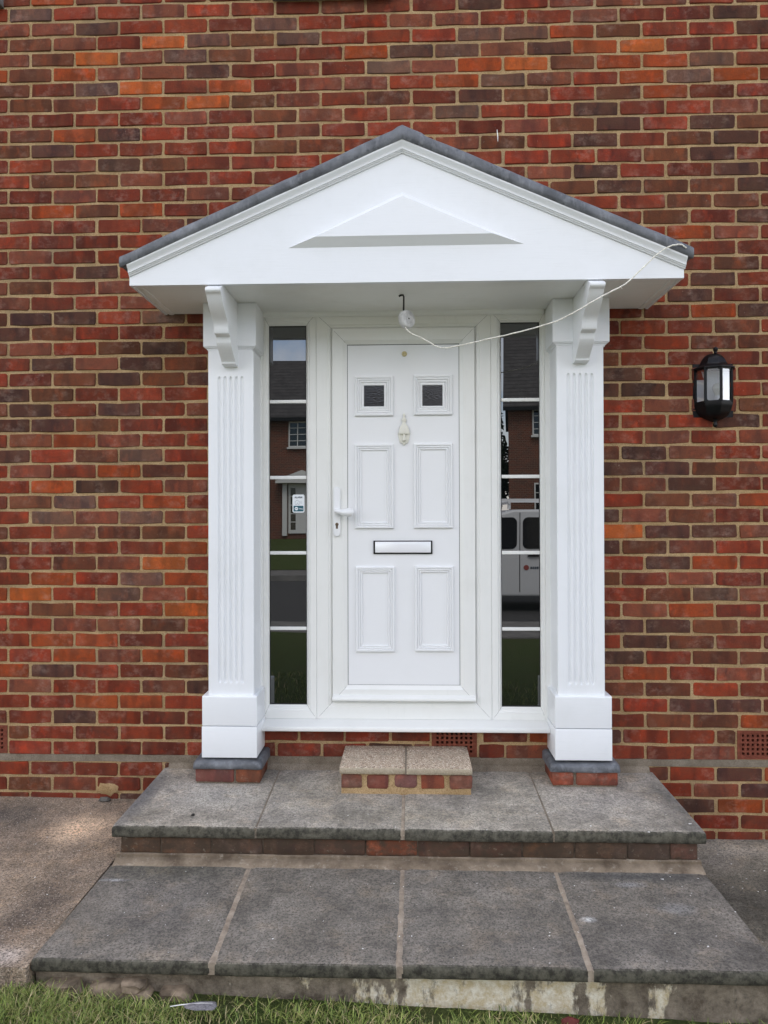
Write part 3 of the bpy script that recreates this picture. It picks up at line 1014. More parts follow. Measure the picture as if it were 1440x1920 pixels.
# broken lumps of concrete under the left slab
for k, (px, py, w_, h_) in enumerate(((122, 1850, 72, 26), (206, 1864, 74, 46), (250, 1845, 44, 17), (258, 1865, 50, 24), (330, 1866, 66, 26))):
    rn = random.Random(k * 7 + 1)
    p = at(px, py, YL + .004)
    w, h = w_ / 603.0 / 2, h_ / 603.0 / 2
    b = MB()
    out = []
    for (u_, q_) in ((-1, -.8), (-.3, -1), (.5, -1), (1, -.6), (1, .3), (.6, 1), (-.2, .95), (-.9, .8)):
        out.append((p.x + w * (u_ + rn.uniform(-.16, .16)), p.z + h * (q_ + rn.uniform(-.16, .16))))
    n = len(out)
    cx, cz = p.x, p.z
    yo = [p.y - .020 - rn.uniform(0, .010) for _ in out]
    v = [(x, p.y + .02, z) for x, z in out] + [(x, y + .012, z) for (x, z), y in zip(out, yo)] + [(cx + (x - cx) * .78, y, cz + (z - cz) * .74) for (x, z), y in zip(out, yo)]
    f = [(a + i, a + (i + 1) % n, q + (i + 1) % n, q + i) for a, q in ((0, n), (n, 2 * n)) for i in range(n)] + [tuple(range(2 * n, 3 * n))]
    b.mesh(v, f)
    b.build('broken_lump', M['rubble'], step1, smooth=0)

# the small doorstep
ds = thing('doorstep', 'small doorstep of two gravel faced slabs on a row of brick ends', 'step', (1.837, -0.15, 0.317))
for i, (xa, xb, yy) in enumerate(((1.546, 1.8345, -.300), (1.8415, 2.129, -.303))):
    b = MB()
    n = 14
    prof = [(-.003, .4325), (-.10, .4325), (-.2, .4325), (yy + .008, .4320), (yy + .002, .4295), (yy, .4235), (yy + .002, .4035), (yy + .006, .4005), (-.003, .4005)]
    v, np_ = [], len(prof)
    for s in range(n + 1):
        xq = xa + (xb - xa) * s / n
        e_ = 1 if s in (0, n) else 0
        for y_, z_ in prof:
            v.append((xq, y_ + (.003 if e_ and y_ < -.25 else 0) + .0016 * nz(xq * 40, z_ * 90, i), z_ - (.003 if e_ and z_ > .425 else 0) + .0014 * nz(xq * 35, y_ * 35, 3 + i)))
    f = [(s * np_ + k, (s + 1) * np_ + k, (s + 1) * np_ + (k + 1) % np_, s * np_ + (k + 1) % np_) for s in range(n) for k in range(np_)]
    f += [tuple(range(np_)), tuple(range((n + 1) * np_ - 1, n * np_ - 1, -1))]
    b.mesh(v, f)
    b.build('paving_slab', M['aggregate'], ds, smooth=50)
b = MB()
b.box(1.553, 2.1245, -.2815, -.003, .30, .4003)
b.build('joint_mortar', M['mortar'], ds, smooth=0)
b = MB()
b.prism_x([(-.29, .4312), (-.003, .4316), (-.003, .40), (-.298, .40), (-.298, .42)], 1.8347, 1.8413)
b.build('slab_joint', M['mortar_grey'], ds, smooth=0)
for k, (px0, px1, colr) in enumerate(((640, 678.5, (.17, .075, .055)), (688, 728, (.22, .072, .052)), (740, 781, (.21, .095, .082)), (790, 833, (.28, .080, .045)), (843, 885.5, (.24, .095, .066)))):
    xa, xb = at(px0, 1470, -.285).x, at(px1, 1470, -.285).x
    v, f = brick_shape(xb - xa, .059 if k != 3 else .061, 700 + k, ch=.0065)
    b = MB()
    b.mesh([((xa + xb) / 2 + q[0], -.283 + q[1], .3665 + (.001, -.002, .002, 0, -.001)[k] + q[2]) for q in v], f)
    o = b.build('brick', M['brick'], ds, smooth=60)
    o.color = colr + (1,)


# ------------------------------------------------------------------ door frame with side windows
YF = 0.010
fr = thing('door_frame', 'white plastic door frame with two tall narrow side windows', 'door frame', (1.83, 0.01, 0.55))
FX0, FX1, FZ0, FZ1 = 1.1476, 2.5085, 0.556, 2.518
DL, DR = 1.4076, 2.2515
prof = [(0, YF + .05), (0, YF + .0015), (.02, YF), (.60, YF), (.66, YF + .004), (.80, YF + .006), (.93, YF + .015), (1.0, YF + .017), (1.0, YF + .03)]


def side_window(xa, xb, gx0, gx1, gz0, gz1):
    b = MB()
    b.ring(xa, xb, FZ0, FZ1, (gx0 - xa, xb - gx1, gz0 - FZ0, FZ1 - gz1), prof, .0006)
    w = b.build('side_window', M['upvc'], fr, smooth=40)
    b = MB()
    b.ring(gx0 - .001, gx1 + .001, gz0 - .001, gz1 + .001, (.0035,) * 4, [(0, YF + .016), (0, YF + .0165), (1, YF + .0175), (1, YF + .024)])
    b.build('gasket', M['gasket'], w, smooth=0)
    b = MB()
    b.box(gx0 - .006, gx1 + .006, YF + .0225, YF + .036, gz0 - .006, gz1 + .006)
    b.build('pane', M['glass'], w, smooth=0)
    for z in (2.0972, 1.7262, 1.3585, 0.9905):
        b = MB()
        b.box(gx0 + .003, gx1 - .001, YF + .0150, YF + .0223, z - .0082, z + .0082)
        b.build('glazing_bar', M['upvc'], w, bevel=.0022, seg=2)
    return w


side_window(FX0, DL - .0008, 1.1745, 1.3568, 0.6215, 2.4665)
side_window(DR + .0008, FX1, 2.3010, 2.4872, 0.6170, 2.4710)
b = MB()
DX0, DX1, DZ0, DZ1 = 1.4826, 2.1765, 0.6365, 2.4485
prof2 = [(0, YF + .05), (0, YF + .0015), (.02, YF), (.72, YF), (.80, YF + .004), (.90, YF + .005), (1, YF + .012), (1, YF + .05)]
b.ring(DL, DR, FZ0, FZ1, (DX0 - DL, DR - DX1, DZ0 - FZ0, FZ1 - DZ1), prof2, .0006)
b.build('frame_surround', M['upvc'], fr, smooth=40)
b = MB()
b.box(FX0 - .02, FX1 + .02, YF + .045, YF + .09, FZ0, FZ1)
b.build('frame_core', M['gasket'], fr, smooth=0)
b = MB()
b.prism_x([(YF + .03, .5195), (YF + .03, .5560), (YF - .002, .5555), (-.070, .5425), (-.0775, .5395), (-.079, .5220), (-.074, .5195)][::-1], 1.1515, 2.5120)
b.build('door_sill', M['upvc'], fr, bevel=.0012, seg=1)
for xa_, xb_ in ((1.128, 1.1476), (2.5085, 2.540)):
    b = MB()
    b.box(xa_, xb_, -.003, .05, .5205, 2.522)
    b.build('jamb_strip', M['upvc'], fr, smooth=0)
b = MB()       # cover strip under the porch ceiling
b.prism_x([(YF, 2.5245), (YF, 2.504), (-.004, 2.5042), (-.008, 2.509), (-.013, 2.512), (-.016, 2.5245)][::-1], 1.1535, 2.5045)
b.build('cover_strip', M['upvc'], fr, smooth=40)

# ------------------------------------------------------------------ the door leaf
dr = thing('front_door', 'white panelled front door with two small square panes and a letterbox', 'door', (1.83, 0.0, 0.64))
SX0, SX1, SZ0, SZ1 = 1.4848, 2.1742, 0.6410, 2.4455
IX0, IX1, IZ0, IZ1 = 1.5582, 2.1003, 0.7205, 2.3692
b = MB()
YS = 0.004
prof3 = [(0, YS + .04), (0, YS + .002), (.03, YS), (.74, YS), (.80, YS + .003), (.95, YS + .010), (1.0, YS + .011), (1.0, YS + .03)]
b.ring(SX0, SX1, SZ0, SZ1, (IX0 - SX0, SX1 - IX1, IZ0 - SZ0, SZ1 - IZ1), prof3, .0006)
b.build('sash_frame', M['upvc'], dr, smooth=40)
b = MB()
b.ring(IX0 - .0005, IX1 + .0005, IZ0 - .0005, IZ1 + .0005, (.0026, .0026, .0016, .0034), [(0, YS + .0105), (0, YS + .0112), (1, YS + .0120), (1, YS + .016)])
b.build('gasket', M['gasket'], dr, smooth=0)
YP = YS + .0125           # face of the white infill panel
b = MB()
b.box(IX0 - .01, IX1 + .01, YP, YP + .03, IZ0 - .01, IZ1 + .01)
b.build('door_panel', M['upvc_door'], dr, smooth=0)
b = MB()
b.box(SX0, SX1, YF + .035, YF + .043, SZ0, SZ1)
b.build('leaf_core', M['gasket'], dr, smooth=0)
b = MB()
b.prism_x([(YS + .001, .6520), (YS + .001, .6745), (-.006, .6740), (-.022, .6640), (-.024, .6540), (-.018, .6510)][::-1], SX0 + .001, SX1 - .001)
b.build('weather_bar', M['upvc'], dr, bevel=.0015, seg=2)
MOULD = [(0, YP), (0, YP - .010), (.06, YP - .013), (.26, YP - .0135), (.32, YP - .0075), (.36, YP - .0075), (.42, YP - .0105), (.54, YP - .0105), (.60, YP - .0045), (.64, YP - .0045),
         (.70, YP - .0075), (.82, YP - .0075), (.92, YP - .0005), (1.0, YP - .0006)]


def moulded(x0, x1, z0, z1, w):
    b = MB()
    b.ring(x0, x1, z0, z1, w, MOULD)
    return b.build('panel_moulding', M['upvc_door'], dr, smooth=25)


for x0, x1, z0, z1 in ((1.5945, 1.7815, 1.4770, 1.8850), (1.8805, 2.0665, 1.4782, 1.8868), (1.5985, 1.7852, .8815, 1.2920), (1.8838, 2.0695, .8842, 1.2938)):
    moulded(x0, x1, z0, z1, .0345)
for x0, x1, z0, z1, g in ((1.5955, 1.7808, 2.0215, 2.2150, (1.6393, 1.7370, 2.0690, 2.1700)), (1.8812, 2.0655, 2.0245, 2.2192, (1.9224, 2.0195, 2.0695, 2.1690))):
    mo = moulded(x0, x1, z0, z1, (g[0] - x0 - .009, x1 - g[1] - .009, g[2] - z0 - .009, z1 - g[3] - .009))
    b = MB()
    b.ring(g[0] - .0095, g[1] + .0095, g[2] - .0095, g[3] + .0095, .0095, [(0, YP - .0006), (.1, YP - .004), (.8, YP - .004), (1, YP - .001), (1, YP + .004)])
    b.build('glazing_bead', M['upvc_door'], mo, smooth=40)
    b = MB()
    b.box(g[0] - .001, g[1] + .001, YP - .0005, YP + .002, g[2] - .001, g[3] + .001)
    b.build('pane', M['glass_pattern'], mo, smooth=0)

# letterbox
lx0, lx1, lz0, lz1 = 1.6835, 1.9685, 1.3530, 1.4180
b = MB()
b.box(lx0, lx1, YP - .0075, YP + .004, lz0, lz1)
lbx = b.build('letterbox', M['black'], dr, bevel=.002, seg=2)
b = MB()
b.prism_x([(YP - .006, 1.3595), (YP - .0118, 1.3600), (YP - .0135, 1.3640), (YP - .0135, 1.4040), (YP - .0118, 1.4065), (YP - .0118, 1.4095), (YP - .0105, 1.4125), (YP - .006, 1.4130)], lx0 + .0085, lx1 - .0075)
b.build('flap', M['alu'], lbx, bevel=.0006, seg=1, smooth=50)


# knocker: urn shaped striker over a cup
def kz(py): return at(757, py, -.005).z


KX = 1.8335
urn = [(773, .0006), (775, .0035), (776.6, .0068), (778.5, .0058), (780.3, .0042), (783, .0078), (785.6, .0120), (787.6, .0122), (789.4, .0092), (791.5, .0080), (794.5, .0092), (796.5, .0145), (799, .0192), (803, .0232), (808, .0258), (811.5, .0268), (813.0, .0255)]
b = MB()
n = 9
v, f = [], []
for py, hw in urn:
    d = .0045 + .010 * min(1, hw / .026)
    for k in range(n):
        a_ = math.pi * k / (n - 1)
        v.append((KX - hw * math.cos(a_), YP - .004 - d * (math.sin(a_) ** .28), kz(py)))
for i in range(len(urn) - 1):
    for k in range(n - 1):
        f.append((i * n + k, i * n + k + 1, (i + 1) * n + k + 1, (i + 1) * n + k))
m_ = (len(urn) - 1) * n
f.append(tuple(m_ + k for k in range(n)))
b.mesh(v, f)
kn = b.build('knocker', M['ivory'], dr, smooth=50)
cup = [(811, .0300), (815, .0295), (819, .0270), (823, .0245), (827, .0218), (828.8, .0205), (829.4, .0180), (831, .0115), (833, .0050), (834.4, .0005)]
b = MB()
v, f = [], []
for py, hw in cup:
    for k in range(n):
        a_ = math.pi * k / (n - 1)
        dd = .0075 if py < 829 else .011
        v.append((KX - hw * math.cos(a_), YP - .0005 - dd * (math.sin(a_) ** .5), kz(py)))
f = [(i * n + k, i * n + k + 1, (i + 1) * n + k + 1, (i + 1) * n + k) for i in range(len(cup) - 1) for k in range(n - 1)]
b.mesh(v, f)
b.tube([(KX, YP - .006, kz(813)), (KX, YP - .014, kz(817)), (KX, YP - .016, kz(822)), (KX, YP - .015, kz(825.5))], [.0075, .0062, .0075, .0105], 10)
b.build('strike_plate', M['ivory'], kn, smooth=45)
# door viewer
b = MB()
b.lathe([(.0002, .005), (.005, .005), (.0066, .0072), (.0098, .0070), (.0128, .0035), (.0132, 0)], 1.8358, YP, 2.3222, 18, axis='y')
v_ = b.build('door_viewer', M['brass'], dr, smooth=40)

# handle on the opening stile
b = MB()
hx, hw, hz0, hz1 = 1.5085, .0165, 1.4385, 1.6785
pts = [(hx + hw * math.cos(a_), hz0 + hw + hw * math.sin(a_)) for a_ in np.linspace(math.pi, 2 * math.pi, 10)] + [(hx + hw * math.cos(a_), hz1 - hw + hw * math.sin(a_)) for a_ in np.linspace(0, math.pi, 10)]
b.prism(pts, YS - .012, YS + .001)
hd = b.build('door_handle', M['upvc_door'], dr, bevel=.004, seg=3, smooth=45)
b = MB()
b.tube([(1.5075, YS - .010, 1.5600), (1.5075, YS - .030, 1.5600)], [.0125, .0115], 14)
b.tube([(1.4985, YS - .040, 1.5620), (1.503, YS - .042, 1.5620), (1.512, YS - .043, 1.5605), (1.526, YS - .043, 1.5575), (1.545, YS - .044, 1.5545), (1.562, YS - .045, 1.5545), (1.576, YS - .045, 1.5555), (1.5875, YS - .044, 1.5560), (1.592, YS - .043, 1.556)],
       [.003, .0095, .0120, .0120, .0165, .0205, .0215, .0150, .004], 14)
b.tube([(1.5075, YS - .026, 1.5605), (1.5075, YS - .044, 1.5605)], [.0115, .0105], 14)
b.build('lever', M['upvc_door'], hd, smooth=50)
b = MB()
b.lathe([(.0001, .0005), (.0072, .0005), (.0082, 0)], 1.5085, YS - .0125, 1.4975, 16, axis='y')
b.box(1.5085 - .0048, 1.5085 + .0048, YS - .0131, YS - .0124, 1.4765, 1.4945)
b.build('lock_cylinder', M['key'], hd, smooth=30)
b = MB()
b.box(1.5085 - .0011, 1.5085 + .0011, YS - .0137, YS - .0130, 1.4930, 1.5020)
b.build('keyhole', M['void'], hd, smooth=0)

# ------------------------------------------------------------------ alarm sticker on the left side window
st = thing('alarm_sticker', 'small white and teal alarm sticker on the window beside the door handle', 'sticker', (1.3165, YF + .0215, 1.555))


def rrect(x0, x1, z0, z1, r, n=5):
    out = []
    for cx, cz, a0 in ((x0 + r, z0 + r, math.pi), (x1 - r, z0 + r, 1.5 * math.pi), (x1 - r, z1 - r, 0), (x0 + r, z1 - r, .5 * math.pi)):
        out += [(cx + r * math.cos(a0 + .5 * math.pi * k / n), cz + r * math.sin(a0 + .5 * math.pi * k / n)) for k in range(n + 1)]
    return out


ys = YF + .0222
sx0, sx1, sz0, sz1 = 1.2873, 1.3458, 1.5548, 1.6430
b = MB()
b.prism(rrect(sx0, sx1, sz0, sz1, .0085), ys - .0006, ys)
b.build('sticker_face', M['print_white'], st, smooth=0)
b = MB()
b.prism(rrect(sx0 + .005, sx1 - .005, sz0 + .0055, sz0 + .0335, .0035), ys - .0010, ys - .0005)
b.build('teal_band', M['teal'], st, smooth=0)
b = MB()
cxx, czz = sx0 + .019, sz0 + .0195
b.prism([(cxx + .0085 * math.cos(2 * math.pi * k / 20), czz + .0085 * math.sin(2 * math.pi * k / 20)) for k in range(20)], ys - .0014, ys - .0009)
b.build('round_logo', M['print_white'], st, smooth=0)
b = MB()
b.box(cxx - .0052, cxx + .0052, ys - .0017, ys - .0013, czz - .0013, czz + .0013)
b.build('logo_bar', M['teal'], st, smooth=0)
b = MB()
hx_, hz_ = sx0 + .023, sz0 + .049
w_ = .0016


def stroke(p, q, mb, y, w=.0016):
    p, q = Vector((p[0], 0, p[1])), Vector((q[0], 0, q[1]))
    d = (q - p).normalized()
    s_ = Vector((-d.z, 0, d.x)) * w / 2
    mb.quad(*[(r_.x, y, r_.z) for r_ in (p - s_, q - s_, q + s_, p + s_)])


pl = [(-.0045, -.010), (-.0100, -.010), (-.0100, .004), (-.0115, .004), (0, .0125), (.0115, .004), (.0100, .004), (.0100, -.010), (.0042, -.010), (.0030, -.002), (-.001, -.002), (-.0018, -.010), (-.0045, -.010)]
for p, q in zip(pl[:-1], pl[1:]):
    stroke((hx_ + p[0], hz_ + p[1]), (hx_ + q[0], hz_ + q[1]), b, ys - .0009)
b.build('house_icon', M['print_grey'], st, smooth=0)
b = MB()
for k, rr in enumerate((.005, .009)):
    for j in range(6):
        a0, a1 = -0.9 + 1.8 * j / 6, -0.9 + 1.8 * (j + 1) / 6
        c_ = (hx_ + .0125, hz_ + .001)
        stroke((c_[0] + rr * math.cos(a0), c_[1] + rr * math.sin(a0)), (c_[0] + rr * math.cos(a1), c_[1] + rr * math.sin(a1)), b, ys - .0009, .0010)
b.build('signal_arcs', M['print_grey'], st, smooth=0)


def lettering(name, txt, x, z, size, mat, parent, y, bold=0.0, align='CENTER', flip=False):
    cu = bpy.data.curves.new(name, 'FONT')
    cu.body = txt
    cu.size = size
    cu.align_x = align
    cu.offset = bold
    o = bpy.data.objects.new(name, cu)
    off = Vector((0, 0, 0))
    p = parent
    while p is not None:
        off += Vector(p.location)
        p = p.parent
    o.location = Vector((x, y, z)) - off
    o.rotation_euler = (math.pi / 2, 0, math.pi if flip else 0)
    COL.objects.link(o)
    me = bpy.data.meshes.new_from_object(o.evaluated_get(bpy.context.evaluated_depsgraph_get()))
    me.materials.clear()
    me.materials.append(mat)
    o2 = bpy.data.objects.new(name, me)
    o2.location, o2.rotation_euler = o.location, o.rotation_euler
    bpy.data.objects.remove(o)
    bpy.data.curves.remove(cu)
    o2.parent = parent
    COL.objects.link(o2)
    return o2


lettering('lettering', "ALARM", (sx0 + sx1) / 2, sz0 + .0705, .0118, M['print_dark'], st, ys - .0010, .0004)
lettering('lettering', "living", sx0 + .0405, sz0 + .0165, .0085, M['print_white'], st, ys - .0014, .0002)


# ------------------------------------------------------------------ pilasters
def pilaster(xs, fl, xb, zb, xc, zcap, label):
    cx = (xs[0] + xs[1]) / 2
    root = thing('pilaster', label, 'pilaster', (cx, -.09, zb[0]), 'fluted pilasters flanking the door')
    YA = -.163
    f0, f1 = .7665, 2.1855
    z0_, z1_ = zb[2] - .005, zcap - .006
    zst = [z0_, f0 - .0005, f0 + .001, f0 + .005, f0 + .012, f0 + .025, (f0 + f1) / 2, f1 - .025, f1 - .010, f1 - .004, f1 - .001, f1 + .0005, z1_]
    dp = [0, 0, .35, .75, .95, 1, 1, 1, .95, .75, .4, 0, 0]
    wd = [1, 1, .35, .75, .97, 1, 1, 1, .9, .7, .35, 1, 1]
    rows_ = []
    for z, d_, w_ in zip(zst, dp, wd):
        pts = [(xs[0], 0.0), (xs[0], YA + .003), (xs[0] + .003, YA)]
        for c in fl:
            hw = .0088
            pts.append((c - hw, YA))
            for a_ in np.linspace(math.pi, 0, 7)[0:7]:
                pts.append((c + hw * w_ * .96 * math.cos(a_), YA + .0078 * d_ * math.sin(a_)))
            pts.append((c + hw, YA))
        pts += [(xs[1] - .003, YA), (xs[1], YA + .003), (xs[1], 0.0)]
        rows_.append([(x, y, z) for x, y in pts])
    n = len(rows_[0])
    b = MB()
    b.mesh([p for r in rows_ for p in r], [(i * n + k, i * n + k + 1, (i + 1) * n + k + 1, (i + 1) * n + k) for i in range(len(rows_) - 1) for k in range(n - 1)])
    b.build('fluted_shaft', M['gloss_v'], root, smooth=32)
    b = MB()
    b.box(xb[0], xb[1], -.1855, -.0, zb[0], zb[1] - .0016)
    b.build('base_block', M['gloss_h'], root, bevel=.0022, seg=2)
    b = MB()
    b.prism_x([(0, zb[1] + .0016), (-.183, zb[1] + .0022), (-.183, zb[2] - .004), (-.178, zb[2]), (0, zb[2] + .001)][::-1], xb[0] + .001, xb[1] - .0005)
    b.build('base_block', M['gloss_h'], root, bevel=.002, seg=2)
    b = MB()
    b.box(xc[0], xc[1], -.176, -.0, zcap + .0135, 2.5235)
    cp = b.build('capital', M['gloss_h'], root, bevel=.0015, seg=1)
    b = MB()
    dx = (xs[0] - xc[0]) * .62
    for z_, g_ in ((zcap + .0135, 0.0), ):
        prf = [(0.0, .0135), (.25, .012), (.35, .0085), (.60, .006), (.80, .0055), (.80, .0015), (1.0, -.001), (1.0, -.006)]
        ring_ = []
        for s_, zz in prf:
            e = s_ * (xs[0] - xc[0] - .0005)
            ye = -.176 + s_ * .0125
            ring_.append([(xc[0] + e, 0.0, zcap + zz), (xc[0] + e, ye, zcap + zz), (xc[1] - e, ye, zcap + zz), (xc[1] - e, 0.0, zcap + zz)])
        b.mesh([p for r in ring_ for p in r], [(i * 4 + k, (i + 1) * 4 + k, (i + 1) * 4 + k + 1, i * 4 + k + 1) for i in range(len(ring_) - 1) for k in range(3)])
    b.build('capital_moulding', M['gloss_h'], root, smooth=30)
    return root


pilaster((.9265, 1.1385), [.9790 + .0265 * k for k in range(5)], (.9015, 1.1562), (.4305, .5737, .7115), (.9070, 1.1532), 2.3085,
         'white fluted pilaster beside the side window with the alarm sticker')
pilaster((2.5300, 2.7425), [2.5838 + .0263 * k for k in range(5)], (2.5128, 2.7678), (.4318, .5735, .7200), (2.5110, 2.7670), 2.3120,
         'white fluted pilaster between the door and the black wall lantern')


def plinth(x0, x1, split, cols, label, seed):
    root = thing('brick_plinth', label, 'plinth', ((x0 + x1) / 2, -.1, .31), 'lead capped brick plinths under the pilasters')
    yf = -.192
    b = MB()
    b.box(x0 + .010, x1 - .010, yf + .006, -.003, .30, .388)
    b.build('joint_mortar', M['mortar_grey'], root, smooth=0)
    for k, ((xa, xb), colr) in enumerate(zip(((x0 + .006, split - .006), (split + .006, x1 - .006)), cols)):
        v, f = brick_shape(xb - xa, .062, seed + k)
        b = MB()
        b.mesh([((xa + xb) / 2 + q[0], yf + q[1] + .001, .353 + q[2]) for q in v], f)
        o = b.build('brick', M['brick_faded'], root, smooth=60)
        o.color = colr + (1,)
    for sx in (x0 + .008, x1 - .008):        # brick sides
        b = MB()
        s_ = 1 if sx > (x0 + x1) / 2 else -1
        v, f = brick_shape(.17, .062, seed + 9 + s_)
        b.mesh([(sx + s_ * (-q[1]), -.100 + q[0], .353 + q[2]) for q in v], f)
        o = b.build('brick', M['brick_faded'], root, smooth=60)
        o.color = cols[1] + (1,)
    b = MB()
    nx_ = 30
    prof = [(-.003, .4235), (-.12, .4225), (-.185, .4200), (-.196, .4140), (-.2015, .404), (-.203, .394), (-.202, .384), (-.196, .381), (-.003, .381)]
    n = len(prof)
    v = []
    for i in range(nx_ + 1):
        s = i / nx_
        xq = x0 - .004 + (x1 - x0 + .008) * s
        e = min(i, nx_ - i)
        for k, (y, z) in enumerate(prof):
            zz = z + (-.010 if e == 0 and z > .395 else 0) + .0045 * nz(xq * 17, y * 30, seed)
            yy = y + (.006 if e == 0 and y < -.1 else 0) + (.004 * nz(xq * 15, z * 60, seed + 2) if y < -.15 else 0)
            v.append((xq, yy, max(.3795, zz)))
    f = [(i * n + k, (i + 1) * n + k, (i + 1) * n + (k + 1) % n, i * n + (k + 1) % n) for i in range(nx_) for k in range(n)]
    f += [tuple(range(n)), tuple(range((nx_ + 1) * n - 1, nx_ * n - 1, -1))]
    b.mesh(v, f)
    b.build('lead_cap', M['lead'], root, smooth=60)


plinth(.868, 1.178, 1.055, [(.21, .070, .058), (.24, .078, .040)], 'lead capped brick plinth under the pilaster beside the alarm sticker window', 51)
plinth(2.492, 2.796, 2.598, [(.29, .075, .044), (.30, .080, .048)], 'lead capped brick plinth under the pilaster nearest the wall lantern', 61)

# ------------------------------------------------------------------ porch canopy
cnp = thing('porch_canopy', 'white gabled porch canopy with lead edged roof above the door', 'canopy', (1.832, -.2, 2.51))
CXL, CXR, CB, AX = 0.6700, 2.9970, 2.5195, 1.8312
YC = -.447
eL, eR, ap = (0.6420, 2.5905), (3.0220, 2.5930), (AX, 3.1080)      # under side of the lead


def zl(x):
    if x <= AX:
        return eL[1] + (ap[1] - eL[1]) * (x - eL[0]) / (AX - eL[0])
    return eR[1] + (ap[1] - eR[1]) * (eR[0] - x) / (eR[0] - AX)


b = MB()
b.prism([(CXL, CB), (CXR, CB), (CXR, zl(CXR) - .002), (AX, ap[1] - .002), (CXL, zl(CXL) - .002)], YC, YC + .022)
b.build('gable_board', M['gloss_h'], cnp, smooth=0)
# raised triangular panel with bevelled edges
b = MB()
o_ = [(1.3485, 2.6685), (2.3390, 2.6715), (AX - .0005, 2.8958)]
i_ = [(1.4665, 2.7040), (2.2065, 2.7060), (AX - .0005, 2.8685)]
yo, yi = YC - .0002, YC - .030
for k in range(3):
    p, q, r_, s_ = o_[k], o_[(k + 1) % 3], i_[(k + 1) % 3], i_[k]
    b.quad((p[0], yo, p[1]), (q[0], yo, q[1]), (r_[0], yi, r_[1]), (s_[0], yi, s_[1]))
b.quad(*[(p[0], yi, p[1]) for p in i_])
b.build('raised_panel', M['gloss_h'], cnp, smooth=0)
# rake moulding under the lead
RAKE = [(-.004, YC - .002), (-.004, YC - .034), (.010, YC - .033), (.016, YC - .029), (.024, YC - .022), (.032, YC - .019), (.036, YC - .019), (.0365, YC - .014), (.041, YC - .013), (.0415, YC - .009), (.0470, YC - .007), (.0475, YC - .0002)]
for e in (eL, eR):
    b = MB()
    xe = CXL + .0008 if e is eL else CXR + .003
    v = [(xe, y, zl(xe) - d) for d, y in RAKE] + [(AX, y, ap[1] - d) for d, y in RAKE]
    n = len(RAKE)
    b.mesh(v, [(k, n + k, n + k + 1, k + 1) for k in range(n - 1)] + [tuple(range(n))])
    b.build('rake_moulding', M['gloss_h'], cnp, smooth=30)
# roof slopes
for sgn, e in ((-1, eL), (1, eR)):
    b = MB()
    v = []
    for x, z in ((e[0], e[1] + .004), (AX, ap[1] + .004), (AX, ap[1] + .048), (e[0], e[1] + .034)):
        v += [(x, YC - .020, z), (x, -.002, z)]
    b.mesh(v, [(0, 2, 3, 1), (4, 6, 7, 5), (0, 1, 7, 6), (2, 4, 5, 3), (0, 6, 4, 2), (1, 3, 5, 7)])
    rs = b.build('roof_slope', M['lead'], cnp, smooth=0)
    # lead dressed over the front edge
    b = MB()
    nst = 60
    prof = [(-.001, YC - .018), (-.0045, YC - .0345), (.004, YC - .0400), (.014, YC - .0420), (.030, YC - .0425), (.042, YC - .0400), (.0505, YC - .032), (.0535, YC - .012), (.0530, YC + .10)]
    n = len(prof)
    v = []
    for i in range(nst + 1):
        s = i / nst
        x = e[0] + (AX - e[0]) * s
        thk = .84 + .16 * s
        wob = .0030 * nz(x * 5, sgn * 3, 1) + .0010 * nz(x * 17, 4, sgn)
        lap = .0
        if sgn > 0 and x < AX + .085: lap = .0045
        if sgn < 0 and x > AX - .02: lap = .0045
        for d, y in prof:
            top = d > .03
            v.append((x, y - lap * .6 + .0020 * nz(x * 9, d * 60, 7 + sgn), zl(x) + d * thk + (wob + lap if top else .5 * wob)))
    f = [(i * n + k, (i + 1) * n + k, (i + 1) * n + k + 1, i * n + k + 1) for i in range(nst) for k in range(n - 1)]
    f.append(tuple(range(n)))
    b.mesh(v, f)
    b.build('lead_edge', M['lead'], rs, smooth=55)
# soffit, side boards, edge beads
b = MB()
b.box(CXL + .012, CXR - .012, YC + .0225, -.002, 2.5240, 2.5360)
b.build('soffit', M['soffit'], cnp, smooth=0)
for x0_, x1_, xb0, xb1 in ((CXL + .0005, CXL + .0115, CXL + .020, CXL + .046), (CXR - .0115, CXR - .0005, CXR - .046, CXR - .020)):
    b = MB()
    b.box(x0_, x1_, YC + .0225, -.002, 2.5200, zl(x0_) + .004)
    b.build('side_board', M['gloss_h'], cnp, smooth=0)
    b = MB()
    b.prism([(xb0, 2.5239), (xb0 + .003, 2.5205), (xb1 - .010, 2.5195), (xb1 - .002, 2.5215), (xb1, 2.5239)], YC + .0226, -.002)
    b.build('edge_bead', M['soffit'], cnp, smooth=30)
